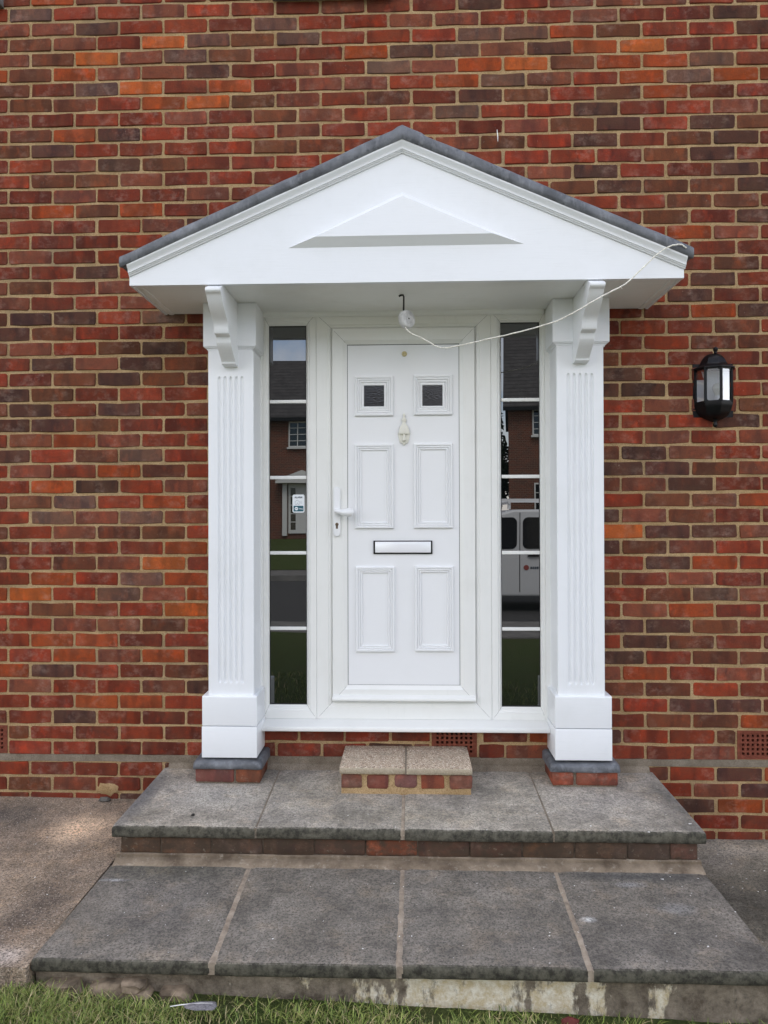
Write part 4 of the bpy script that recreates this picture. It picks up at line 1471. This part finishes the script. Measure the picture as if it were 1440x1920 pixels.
# scroll brackets
BP = [(-.163, 2.5238), (-.474, 2.5238), (-.476, 2.498), (-.476, 2.487), (-.470, 2.4805), (-.459, 2.4765), (-.451, 2.466), (-.441, 2.4530), (-.424, 2.4343), (-.404, 2.4200), (-.386, 2.4071), (-.368, 2.3960), (-.355, 2.3867), (-.346, 2.3740), (-.342, 2.361),
      (-.338, 2.3450), (-.335, 2.3400), (-.318, 2.3368), (-.310, 2.3345), (-.305, 2.3310), (-.303, 2.3210), (-.298, 2.3070), (-.283, 2.2910), (-.262, 2.2751), (-.238, 2.2590), (-.220, 2.2465), (-.2135, 2.2405), (-.2130, 2.2335), (-.206, 2.2305), (-.163, 2.2272)]
BP = [(max(y, YC + .001) if z > 2.5195 else y, z) for y, z in BP]
for x0_, x1_ in ((1.0023, 1.0672), (2.6031, 2.6671)):
    b = MB()
    yz = [(y if y > YC or z < 2.5195 else YC, z) for y, z in BP]
    # keep the bracket under the ceiling and behind the board
    yz = [(max(y, -.4235), z) if z > 2.515 else (y, z) for y, z in yz]
    b.prism_x(yz, x0_, x1_)
    b.build('scroll_bracket', M['gloss_h'], cnp, bevel=.0010, seg=1, smooth=38)

# ------------------------------------------------------------------ hook, reel and cord
hk = MB()
h0 = on_z(756.5, 552.5, 2.5236)
hk.tube([(h0.x - .020, h0.y - .004, 2.515), (h0.x - .012, h0.y - .003, 2.520), (h0.x - .002, h0.y, 2.5215), (h0.x + .0015, h0.y, 2.515), (h0.x + .001, h0.y, 2.48), (h0.x, h0.y, 2.440)], [.0045, .0042, .0042, .0036, .0036, .0044], 8)
o = hk.build('ceiling_hook', M['iron'], None, smooth=50, origin=(h0.x, h0.y, 2.5236))
tag(o, 'bent black iron hook under the porch ceiling', 'hook')
rl = MB()
c_ = at(762.3, 599, h0.y)
ax = Vector((.70, -.70, .06)).normalized()
e1 = ax.orthogonal().normalized()
e2 = ax.cross(e1)
prof = [(.0, -.016), (.034, -.016), (.039, -.013), (.0405, -.006), (.0405, .008), (.0390, .014), (.036, .0165), (.0045, .0150), (.0040, .004), (0, .004)]
v, seg = [], 28
for r_, h_ in prof:
    for k in range(seg):
        a_ = 2 * math.pi * k / seg
        v.append(c_ + ax * h_ + (e1 * math.cos(a_) + e2 * math.sin(a_)) * r_)
rl.mesh(v, [(i * seg + k, i * seg + (k + 1) % seg, (i + 1) * seg + (k + 1) % seg, (i + 1) * seg + k) for i in range(len(prof) - 1) for k in range(seg)])
o = rl.build('cord_reel', M['reel'], None, smooth=50, origin=tuple(c_))
tag(o, 'round grey white reel hanging from the black hook', 'reel')
b = MB()
qh = c_ + ax * .0152
b.lathe([(.0001, .0), (.0042, 0)], 0, 0, 0, 10, axis='y')
b.v = [tuple(qh + e1 * x * 1.0 + e2 * z) for x, y, z in b.v]
b.build('axle_hole', M['void'], o, smooth=0)
CP = [(760, 614, -.272), (764, 619, -.285), (771, 625, -.295), (785, 631, -.305), (799, 638, -.320), (809, 644, -.330), (818, 649, -.335), (827, 651.5, -.340), (840, 652, -.345), (852, 649.5, -.352), (868, 646.5, -.360), (893, 641, -.375), (920, 634.5, -.388), (950, 628, -.400), (985, 619.5, -.415),
      (1020, 609.5, -.430), (1045, 601.5, -.450), (1065, 592, -.470), (1090, 578, -.490), (1118, 561.5, -.500), (1146, 546.5, -.500), (1166, 536.5, -.498), (1182, 524.5, -.496), (1198, 509, -.496), (1212, 496, -.496), (1228, 480.5, -.497), (1244, 468, -.499), (1258, 461, -.502), (1270, 458.5, -.500), (1279, 459.5, -.495), (1287, 465, -.492)]
pts = [at(*p) for p in CP]
fine = []
for i in range(len(pts) - 1):
    p0_, p1_, p2_, p3_ = pts[max(i - 1, 0)], pts[i], pts[i + 1], pts[min(i + 2, len(pts) - 1)]
    for k in range(5):
        s = k / 5
        fine.append(0.5 * ((2 * p1_) + (p2_ - p0_) * s + (2 * p0_ - 5 * p1_ + 4 * p2_ - p3_) * s * s + (3 * p1_ - p0_ - 3 * p2_ + p3_) * s ** 3))
fine.append(pts[-1])
fine = [p + Vector((0, 0, .0016 * nz(i * .35, 3, 1) + .0007 * nz(i * 1.1, 8, 2))) for i, p in enumerate(fine)]
b = MB()
b.tube(fine, [.0030 + .0008 * nz(i * .8, 1, 5) for i in range(len(fine))], 6)
for px, py, Y in ((1046, 601, -.452), (1053, 598, -.455), (1157, 542, -.500), (1164, 539, -.499), (838, 653, -.345), (893, 642, -.376)):
    p = at(px, py, Y)
    for k in range(4):
        d = Vector((random.uniform(-.012, .012), random.uniform(-.004, .002), random.uniform(-.010, .006)))
        b.tube([p, p + d * .6 + Vector((0, 0, .001)), p + d], [.0012, .0009, .0004], 4)
o = b.build('cord', M['cord'], None, smooth=60, origin=tuple(pts[0]))
tag(o, 'frayed pale cord strung from the reel to the corner of the porch roof', 'cord')

# ------------------------------------------------------------------ wall lantern
LX, LY = 3.3010, -.004
ln = thing('wall_lantern', 'black half lantern with clear panes on the brick wall', 'wall lamp', (LX, 0.0, 2.05))
ANG = [180, 225, 270, 315, 360]


def half(prof, name, mat, parent, sub=1, close=True, smooth=35):
    b = MB()
    A = []
    for a0, a1 in zip(ANG[:-1], ANG[1:]):
        A += [(a0, a1, k / sub) for k in range(sub)]
    A.append((315, 360, 1.0))

    def pt(r, z, a):
        a0, a1, s = a
        p = Vector((math.cos(math.radians(a0)), math.sin(math.radians(a0)), 0)).lerp(Vector((math.cos(math.radians(a1)), math.sin(math.radians(a1)), 0)), s)
        return (LX + r * p.x, LY + r * p.y, z)
    n = len(A)
    v = [pt(r, z, a) for r, z in prof for a in A]
    f = [(i * n + k, i * n + k + 1, (i + 1) * n + k + 1, (i + 1) * n + k) for i in range(len(prof) - 1) for k in range(n - 1)]
    b.mesh(v, f)
    return b.build(name, mat, parent, smooth=smooth)


zt, zb_ = 2.2255, 2.0650
half([(.0005, 2.3010), (.022, 2.2995), (.034, 2.2945), (.046, 2.2830), (.055, 2.2690), (.062, 2.2550), (.067, 2.2455), (.073, 2.2400), (.0995, 2.2290), (.1000, 2.2255), (.089, 2.2262), (.0885, 2.2190), (.078, 2.2190), (.0005, 2.2195)], 'lantern_cap', M['black'], ln)
half([(.078, 2.0720), (.0885, 2.0710), (.0890, 2.0520), (.0860, 2.0440), (.0800, 2.0250), (.066, 2.0070), (.045, 1.9940), (.022, 1.9850), (.013, 1.9800), (.0005, 1.9790)], 'lantern_base', M['black'], ln)
b = MB()
b.lathe([(.0005, .030), (.006, .029), (.0105, .0245), (.0115, .019), (.009, .012), (.0065, .008), (.0075, 0)], LX, LY - .028, 2.2985, 14)
b.build('finial', M['black'], ln, smooth=50)
b = MB()
b.lathe([(.0125, .008), (.0085, 0), (.0070, -.006), (.0095, -.012), (.0105, -.019), (.007, -.026), (.0005, -.028)], LX, LY - .020, 1.9790, 14)
b.build('finial', M['black'], ln, smooth=50)
b = MB()
b.box(LX - .094, LX + .094, -.003, .004, 2.0, 2.262)
bp = b.build('back_plate', M['black'], ln, bevel=.001, seg=1)
b = MB()
b.box(LX - .076, LX + .076, -.0050, -.0032, zb_ + .005, zt - .005)
b.build('reflector', M['reflector'], bp, smooth=0)
R_ = .0865
for a in ANG:
    ca, sa = math.cos(math.radians(a)), math.sin(math.radians(a))
    p = Vector((LX + R_ * ca, LY + R_ * sa, 0))
    tx, ty = -sa, ca
    b = MB()
    w1, w2 = .0062, .006
    q = []
    for z in (zb_ - .002, zt + .002):
        for s1, s2 in ((-1, -1), (1, -1), (1, 1), (-1, 1)):
            q.append((p.x + tx * w1 * s1 + ca * w2 * s2 * .6, p.y + ty * w1 * s1 + sa * w2 * s2 * .6, z))
    b.mesh(q, [(0, 3, 2, 1), (4, 5, 6, 7), (0, 1, 5, 4), (1, 2, 6, 5), (2, 3, 7, 6), (3, 0, 4, 7)])
    b.build('lantern_bar', M['black'], ln, bevel=.001, seg=1)
for a0, a1 in zip(ANG[:-1], ANG[1:]):
    p0_ = Vector((LX + .083 * math.cos(math.radians(a0)), LY + .083 * math.sin(math.radians(a0)), 0))
    p1_ = Vector((LX + .083 * math.cos(math.radians(a1)), LY + .083 * math.sin(math.radians(a1)), 0))
    b = MB()
    b.quad((p0_.x, p0_.y, zb_), (p1_.x, p1_.y, zb_), (p1_.x, p1_.y, zt), (p0_.x, p0_.y, zt))
    pn_ = b.build('pane', M['lantern_glass'], ln, smooth=0)
    # shaped edges of the cage round each pane
    d = (p1_ - p0_).normalized()
    nrm = Vector((d.y, -d.x, 0)) * .0015
    L = (p1_ - p0_).length
    for zz, s in ((zt, -1), (zb_, 1)):
        b = MB()
        o_ = p0_ + nrm
        q = [(0, -.003), (L, -.003), (L, .013), (L - .006, .013), (L - .014, .0045), (.014, .0045), (.006, .013), (0, .013)]
        b.quad(*[(o_.x + d.x * u_, o_.y + d.y * u_, zz + s * h_) for u_, h_ in q])
        b.build('pane_edge', M['black'], pn_, smooth=0)
b = MB()
b.lathe([(.0005, .052), (.010, .051), (.019, .045), (.024, .034), (.0245, .026), (.021, .014), (.0145, .002), (.0125, -.010)], LX + .006, LY - .038, 2.105, 18)
bl = b.build('light_bulb', M['bulbglass'], ln, smooth=60)
b = MB()
b.lathe([(.0128, 0), (.0135, -.004), (.0125, -.010), (.0135, -.014), (.016, -.018), (.016, -.034)], LX + .006, LY - .038, 2.100, 14)
b.build('lamp_holder', M['alu'], bl, smooth=40)

# ------------------------------------------------------------------ feather on the grass
fe = thing('feather', 'grey feather with a white quill lying on the grass below the step', 'feather', tuple(on_z(362, 1890, .075)))
q0, q1 = on_z(319, 1889, .072), on_z(403, 1884, .078)
ux = (q1 - q0)
n = 22
b = MB()
v = []
for i in range(n + 1):
    s = .26 + .74 * i / n
    w = .017 * min(1, ((s - .26) / .30)) ** .6 * (1 if s < .93 else max(.05, (1 - (s - .93) / .07) ** .5))
    p = q0 + ux * s
    for k, (t_, lift) in enumerate(((-1.15, -.004), (-.55, .002), (0, .004), (.55, .003), (.95, -.002))):
        rg = 1 + .12 * nz(i * .9, k, 4) if abs(t_) > .9 else 1
        v.append((p.x + .006 * abs(t_), p.y + w * t_ * rg, p.z + lift + .004 * math.sin(s * 3)))
b.mesh(v, [(i * 5 + k, (i + 1) * 5 + k, (i + 1) * 5 + k + 1, i * 5 + k + 1) for i in range(n) for k in range(4)])
t = NT("feather_vane")
t.out(t.mix(t.ramp(t.noise(1.0, 3, .6, t.mapping((160, 320, 40))), .35, .65), (0.10, 0.095, 0.10), (0.21, 0.20, 0.21)), .7, spec=.2)
b.build('vane', t.m, fe, smooth=60)
b = MB()
b.tube([q0 + Vector((0, 0, .003)), q0 + ux * .26 + Vector((0, 0, .006)), q0 + ux * .7 + Vector((0, 0, .0075)), q0 + ux * .95 + Vector((0, 0, .005))], [.0012, .0017, .0010, .0004], 6)
b.build('quill', M['flake'], fe, smooth=60)


def pebble(name, p, s, mat, label, cat, seed):
    b = MB()
    pts = []
    for j in range(7):
        for i in range(10):
            a_, e_ = 2 * math.pi * i / 10, -1.5 + 3.0 * j / 6
            q = 1 + .4 * nz(i * .9, j * 1.1, seed)
            pts.append((p.x + s[0] * q * math.cos(a_) * math.cos(e_), p.y + s[1] * q * math.sin(a_) * math.cos(e_), p.z + s[2] * (.7 + q * math.sin(e_))))
    b.mesh(pts, [(j * 10 + i, j * 10 + (i + 1) % 10, (j + 1) * 10 + (i + 1) % 10, (j + 1) * 10 + i) for j in range(6) for i in range(10)])
    o = b.build(name, mat, None, smooth=35, origin=tuple(p))
    return tag(o, label, cat)


pebble('pebble', on_z(362, 1529, .3045), (.0075, .0075, .0048), M['iron'], 'tiny dark pebble on the upper step beside the brick plinth', 'pebble', 3)
p = at(196, 1498, -.03)
p.z = zl_drive(p.x, p.y) - .002
pebble('stone', p, (.030, .018, .012), M['stone'], 'grey stone at the foot of the wall below the mortar lump', 'stone', 5)
p = on_z(1069, 1916, .012)
pebble('brick_fragment', Vector((p.x, p.y, .004)), (.028, .014, .012), M['frag'], 'dark red brick fragment in the grass by the lower step', 'fragment', 8)

# ------------------------------------------------------------------ paint flakes scattered on the steps and drive
b = MB()
rf = random.Random(12)


def flake(x, y, z, s):
    a_ = rf.uniform(0, 6.3)
    k = rf.choice((3, 4, 5))
    el = rf.uniform(.3, 1.0)
    pts = []
    for i in range(k):
        q = a_ + 2 * math.pi * i / k + rf.uniform(-.3, .3)
        dx, dy = s * math.cos(q), s * el * math.sin(q)
        pts.append((x + dx, y + dy, z + rf.uniform(.0005, .003)))
    b.quad(*pts)


for i in range(95):
    x, y = rf.uniform(.7, 3.0), rf.uniform(YT, -.04)
    if 1.54 < x < 2.14 and y > -.31: continue
    flake(x, y, ZW + (ZF - ZW) * y / YT, rf.choice((.0015, .002, .0025, .003, .004)) * (1.3 if x > 2.3 else .9))
for i in range(130):
    x, y = rf.uniform(.7, 3.0), rf.uniform(YL + .02, YT - .02)
    flake(x, y, .1505 - .0063 * (YT - y) / .6, rf.choice((.0012, .0015, .002, .0026, .0034)))
for px, py, s in ((1242, 1649, .0095), (1309, 1648, .007), (1150, 1602, .004), (1225, 1555, .006), (1294, 1545, .007)):
    p = on_z(px, py, .150 if py > 1600 else .301)
    flake(p.x, p.y, p.z, s)
for i in range(90):
    x, y = rf.uniform(-.2, .52), rf.uniform(-1.2, -.05)
    flake(x, y, zl_drive(x, y) + .002, rf.choice((.0012, .0018, .0024, .003)))
for i in range(120):
    x, y = rf.uniform(3.03, 3.9), rf.uniform(-1.2, -.05)
    flake(x, y, .007, rf.choice((.002, .003, .004, .005)))
tag(b.build('paint_flakes', M['flake'], None, smooth=0), kind='stuff')

# ------------------------------------------------------------------ grass blades
b = MB()
rg = random.Random(99)
GC = [(.17, .235, .048), (.225, .29, .06), (.13, .185, .04), (.29, .33, .09), (.20, .215, .06), (.28, .25, .10), (.46, .38, .21), (.06, .09, .022)]
GW = [4, 4, 4, 3, 4, 4, 2.4, 4]


def blade(x, y, h, lean, az, w, col):
    z0_ = lawn_z(x) - .010
    dx, dy = math.cos(az), math.sin(az)
    px_, py_ = -dy, dx
    prev = None
    for s in (0, .4, .75, 1):
        cx, cy = x + dx * lean * s ** 1.7, y + dy * lean * s ** 1.7
        cz = z0_ + h * s * (1 - .18 * s * (lean / max(h, .01)))
        ww = w * (1 - s ** 2) + .0002
        cur = ((cx - px_ * ww, cy - py_ * ww, cz), (cx + px_ * ww, cy + py_ * ww, cz))
        if prev:
            b.quad(prev[0], prev[1], cur[1], cur[0], col=col)
        prev = cur


def grassy(x, y):
    edge = (YL - .005 - y)
    k = .55 + .9 * nz(x * 5, y * 7, 2)
    if edge < .05: k *= .25 + .75 * max(0, min(1, (1.05 - x) / .4)) + (.25 if 1.6 < x < 2.3 else 0)
    if 1.15 < x < 1.5: k *= .6
    return k


cnt = 0
while cnt < 24000:
    x = rg.uniform(.30, 3.25)
    y = -1.215 - abs(rg.gauss(0, .22))
    if y < -2.0 or rg.random() > grassy(x, y): continue
    if x < .66 and y > -1.235: continue
    tall = 1.25 if x < .95 else (.8 if x > 1.9 else .9)
    h = rg.uniform(.011, .035) * tall
    col = rg.choices(GC, GW)[0]
    kk = rg.uniform(.75, 1.3)
    blade(x, y, h, rg.uniform(.4, 1.5) * h, rg.uniform(0, 6.28), rg.uniform(.0007, .0015), tuple(c * kk for c in col))
    cnt += 1
for i in range(5000):
    x, y = rg.uniform(-1.5, 4.5), rg.uniform(-3.2, -1.6)
    col = rg.choices(GC, GW)[0]
    h = rg.uniform(.03, .06)
    blade(x, y, h, rg.uniform(.2, 1.0) * h, rg.uniform(0, 6.28), .0025, col)
tag(b.build('grass', M['grass'], None, smooth=0), kind='stuff')

# ------------------------------------------------------------------ across the road: what the glass mirrors
def far_brick():
    t = NT("far_brickwork")
    n = t.n.new("ShaderNodeTexBrick")
    n.inputs["Scale"].default_value = 1.0
    n.inputs["Brick Width"].default_value = .225
    n.inputs["Row Height"].default_value = .075
    n.inputs["Mortar Size"].default_value = .006
    n.inputs["Color1"].default_value = (.15, .048, .031, 1)
    n.inputs["Color2"].default_value = (.09, .040, .031, 1)
    n.inputs["Mortar"].default_value = (.22, .175, .125, 1)
    sp = t.sep()
    cmb = t.n.new("ShaderNodeCombineXYZ")
    t.link(t.math('ADD', sp[0], sp[1]), cmb.inputs[0])
    t.link(sp[2], cmb.inputs[1])
    t.link(cmb.outputs[0], n.inputs["Vector"])
    return t.out(n.outputs["Color"], .9, spec=.2)


M['far_brick'] = far_brick()
t = NT("far_roof_tile")
sp = t.sep()
w_ = t.math('FRACT', t.math('MULTIPLY', sp[2], 5.5))
c = t.mix(t.ramp(t.noise(3, 4, .7), .35, .65), (.050, .047, .047), (.085, .080, .078))
t.out(t.mix(t.ramp(w_, .0, .22), (.022, .021, .021), c), .85, t.bump(w_, .6, .03), spec=.25)
M['far_tile'] = t.m
M['far_white'] = plain("far_white_paint", (.60, .60, .58), .5)
M['van_white'] = plain("van_paint", (.60, .61, .62), .25, 0, .5)
M['dark_glass'] = plain("dark_glass", (.012, .014, .017), .06, 0, .6)
M['tyre'] = plain("tyre_rubber", (.02, .02, .02), .8)


def far_window(parent, x0, x1, z0, z1, yf, cols=3, rows_=4):
    b = MB()
    fw = .06
    b.box(x0, x1, yf, yf + .06, z0, z0 + fw)
    b.box(x0, x1, yf, yf + .06, z1 - fw, z1)
    b.box(x0, x0 + fw, yf, yf + .06, z0 + fw, z1 - fw)
    b.box(x1 - fw, x1, yf, yf + .06, z0 + fw, z1 - fw)
    for k in range(1, cols):
        xc = x0 + (x1 - x0) * k / cols
        b.box(xc - .02, xc + .02, yf, yf + .05, z0 + fw, z1 - fw)
    for k in range(1, rows_):
        zc = z0 + (z1 - z0) * k / rows_
        b.box(x0 + fw, x1 - fw, yf + .002, yf + .045, zc - .014, zc + .014)
    b.box(x0 - .06, x1 + .06, yf - .02, yf + .16, z0 - .08, z0 - .003)
    w = b.build('window', M['far_white'], parent, smooth=0)
    b = MB()
    b.box(x0 + .02, x1 - .02, yf - .03, yf + .012, z0 + .02, z1 - .02)
    b.build('pane', M['dark_glass'], w, smooth=0)


def far_house(name, label, x0, x1, yf, zg, ze, zr, wins, porch):
    "front faces +y at yf; gabled roof with its ridge along x"
    root = thing(name, label, 'house', ((x0 + x1) / 2, yf - 4, zg))
    D = 7.5
    b = MB()
    b.box(x0, x1, yf - D, yf, zg - .4, ze)
    b.prism_x([(yf - D, ze), (yf, ze), (yf - D / 2, zr - .15)], x0 + .01, x1 - .01)
    b.build('wall', M['far_brick'], root, smooth=0)
    for s, (ya, yb_) in enumerate(((yf + .35, yf - D / 2), (yf - D - .35, yf - D / 2))):
        b = MB()
        zlow = ze - .12
        b.mesh([(x0 - .2, ya, zlow), (x1 + .2, ya, zlow), (x1 + .2, yb_, zr), (x0 - .2, yb_, zr), (x0 - .2, ya, zlow + .14), (x1 + .2, ya, zlow + .14), (x1 + .2, yb_, zr + .14), (x0 - .2, yb_, zr + .14)],
               [(0, 1, 2, 3), (7, 6, 5, 4), (0, 4, 5, 1), (1, 5, 6, 2), (3, 2, 6, 7), (0, 3, 7, 4)])
        b.build('roof_slope', M['far_tile'], root, smooth=0)
    b = MB()
    b.box(x0 - .2, x1 + .2, yf + .36, yf + .46, ze - .18, ze - .04)
    b.build('gutter', M['black'], root, smooth=0)
    for wdw in wins:
        far_window(root, *wdw[:4], yf, *wdw[4:])
    px0, px1, pz = porch
    cx = (px0 + px1) / 2
    b = MB()
    b.prism([(px0, pz), (px1, pz), (px1, pz + .1), (cx, pz + .55), (px0, pz + .1)], yf + .02, yf + .62)
    b.build('porch_canopy', M['far_white'], root, smooth=0)
    for xq in (px0 + .25, px1 - .45):
        b = MB()
        b.box(xq, xq + .2, yf + .01, yf + .2, zg + .15, pz)
        b.build('pilaster', M['far_white'], root, smooth=0)
    b = MB()
    b.box(px0 + .5, px1 - .5, yf + .01, yf + .08, zg + .25, pz - .02)
    dr_ = b.build('door', M['far_white'], root, smooth=0)
    for xq in (px0 + .6, px1 - .82):
        for k in range(5):
            b = MB()
            b.box(xq, xq + .22, yf + .07, yf + .085, zg + .42 + .38 * k, zg + .76 + .38 * k)
            b.build('pane', M['dark_glass'], dr_, smooth=0)
    return root


far_house('brick_house', 'dark tiled brick house across the road with a white porch', -10.5, 4.6, -28.0, .55, 5.95, 9.2,
          [(-3.45, -2.2, 4.62, 5.78, 3, 4), (-7.0, -5.7, 4.62, 5.78, 3, 4), (.4, 1.7, 4.62, 5.78, 3, 4), (-7.2, -5.5, 1.4, 2.9, 3, 4), (.2, 2.0, 1.4, 2.9, 3, 4)], (-3.95, -1.55, 3.02))
hb = far_house('brick_house', 'taller brick house across the road beside a strip of open sky', 6.25, 17.0, -26.0, .45, 6.05, 10.3,
          [(7.25, 8.6, 4.85, 6.35 - .4, 3, 4), (11, 12.4, 4.85, 5.95, 3, 4), (7.3, 8.9, 1.3, 2.9, 3, 4), (13, 14.5, 1.3, 2.9, 3, 4)], (9.3, 11.7, 2.9))

hb.rotation_euler = (0, 0, math.radians(8.5))     # turned slightly towards the road
hb.location = (11.90, -29.16, hb.location.z)

# a leafy tree in the gap between the two houses
tr = thing('garden_tree', 'dark leafy tree in the gap between the two houses across the road', 'tree', (5.2, -31.0, .6))
b = MB()
b.tube([(5.2, -31, .5), (5.25, -31.05, 1.8), (5.15, -31, 3.2), (5.2, -31, 4.6)], [.20, .16, .12, .05], 8)
for k in range(6):
    a_ = k * 1.05
    b.tube([(5.2, -31, 2.2 + .3 * k), (5.2 + .7 * math.cos(a_), -31 + .7 * math.sin(a_), 3.0 + .35 * k), (5.2 + 1.1 * math.cos(a_), -31 + 1.1 * math.sin(a_), 3.6 + .35 * k)], [.07, .05, .02], 5)
b.build('trunk', M['rubble'], tr, smooth=50)
b = MB()
rt = random.Random(4)
for i in range(9000):
    d = Vector((rt.gauss(0, 1), rt.gauss(0, 1), rt.gauss(0, 1))).normalized()
    q = rt.random() ** .45 * (1 + .45 * nz(d.x * 2, d.y * 2, d.z * 2))
    c_ = Vector((5.3, -31, 3.5)) + Vector((d.x * 1.5, d.y * 1.5, d.z * 2.9)) * q
    u_ = Vector((rt.gauss(0, 1), rt.gauss(0, 1), rt.gauss(0, 1))).normalized()
    w_ = u_.orthogonal().normalized() * rt.uniform(.08, .14)
    u_ = u_ * rt.uniform(.13, .22)
    kk = rt.uniform(.5, 1.4)
    b.quad(c_ - u_, c_ + w_ * .6, c_ + u_, c_ - w_ * .6, col=(.035 * kk, .060 * kk, .018 * kk))
b.build('crown', M['grass'], tr, smooth=0)

# white van parked along the near kerb
vn = thing('parked_van', 'white van with a roof rack parked along the road', 'van', (4.2, -9.6, -.12))
VY0, VY1 = -10.5, -8.7
b = MB()
side = [(2.15, .22), (6.55, .22), (6.62, .70), (6.55, 1.02), (5.75, 1.12), (5.05, 1.62), (4.75, 1.70), (2.25, 1.72), (2.12, 1.60), (2.08, .6)]
side = [(8.4 - x, z) for x, z in side][::-1]       # nose towards -x
b.prism([(x, z - .05) for x, z in side], VY0, VY1)
body = b.build('body', M['van_white'], vn, bevel=.05, seg=3, smooth=40)
for x0_, x1_, z0_, z1_ in ((2.98, 3.70, .98, 1.52), (3.80, 4.95, .98, 1.52)):
    b = MB()
    b.prism([(x, z) for x, z in rrect(x0_, x1_, z0_, z1_, .09)], VY1 + .002, VY1 + .012)
    b.v = [(x, y, z) for x, y, z in b.v]
    b.build('side_glass', M['dark_glass'], vn, smooth=0)
for x_ in (3.75, 5.02):
    b = MB()
    b.box(x_ - .006, x_ + .006, VY1 - .002, VY1 + .004, .25, 1.6)
    b.build('door_seam', M['void'], vn, smooth=0)
b = MB()
b.tube([(3.88, VY1 + .02, .86), (3.95, VY1 + .035, .865), (4.05, VY1 + .035, .865), (4.12, VY1 + .02, .86)], [.012, .02, .02, .012], 8)
b.build('door_handle', M['black'], vn, smooth=50)
b = MB()
cx_, cz_ = 3.86, .66
b.prism([(cx_ + .045 * math.cos(2 * math.pi * k / 16), cz_ + .045 * math.sin(2 * math.pi * k / 16)) for k in range(16)], VY1 + .002, VY1 + .006)
b.build('round_logo', M['print_red'], vn, smooth=0)
b = MB()
dx_ = 4.27
b.prism([(dx_, .70), (dx_ + .04, .745), (dx_, .79), (dx_ - .04, .745)], VY1 + .002, VY1 + .006)
b.build('diamond_logo', M['print_red'], vn, smooth=0)
b = MB()
for k in range(6):
    b.box(3.93 + k * .035, 3.955 + k * .035, VY1 + .002, VY1 + .005, .635, .675)
b.build('dark_lettering', M['print_dark'], vn, smooth=0)
b = MB()
for y_ in (VY0 + .25, VY1 - .25):
    b.box(2.3, 6.0, y_ - .02, y_ + .02, 1.80, 1.84)
for x_ in (2.6, 3.6, 4.6, 5.6):
    b.box(x_ - .02, x_ + .02, VY0 + .2, VY1 - .2, 1.75, 1.79)
    for y_ in (VY0 + .25, VY1 - .25):
        b.box(x_ - .025, x_ + .025, y_ - .025, y_ + .025, 1.66, 1.80)
b.build('roof_rack', M['alu'], vn, smooth=0)
for x_ in (2.75, 5.55):
    for y_, s in ((VY1, 1), (VY0, -1)):
        b = MB()
        b.lathe([(.18, .06), (.27, .08), (.31, .06), (.32, -.06), (.28, -.12), (.1, -.12)], x_, y_ - .02 * s, .20, 24, axis='y')
        if s > 0: b.v = [(x, 2 * (y_ - .02) - y, z) for x, y, z in b.v]
        wh = b.build('wheel', M['tyre'], vn, smooth=40)
        b = MB()
        b.lathe([(.0005, .05), (.05, .055), (.10, .03), (.17, .05), (.185, .06)], x_, y_ - .02 * s, .20, 20, axis='y')
        if s > 0: b.v = [(x, 2 * (y_ - .02) - y, z) for x, y, z in b.v]
        b.build('rim', M['alu'], wh, smooth=40)
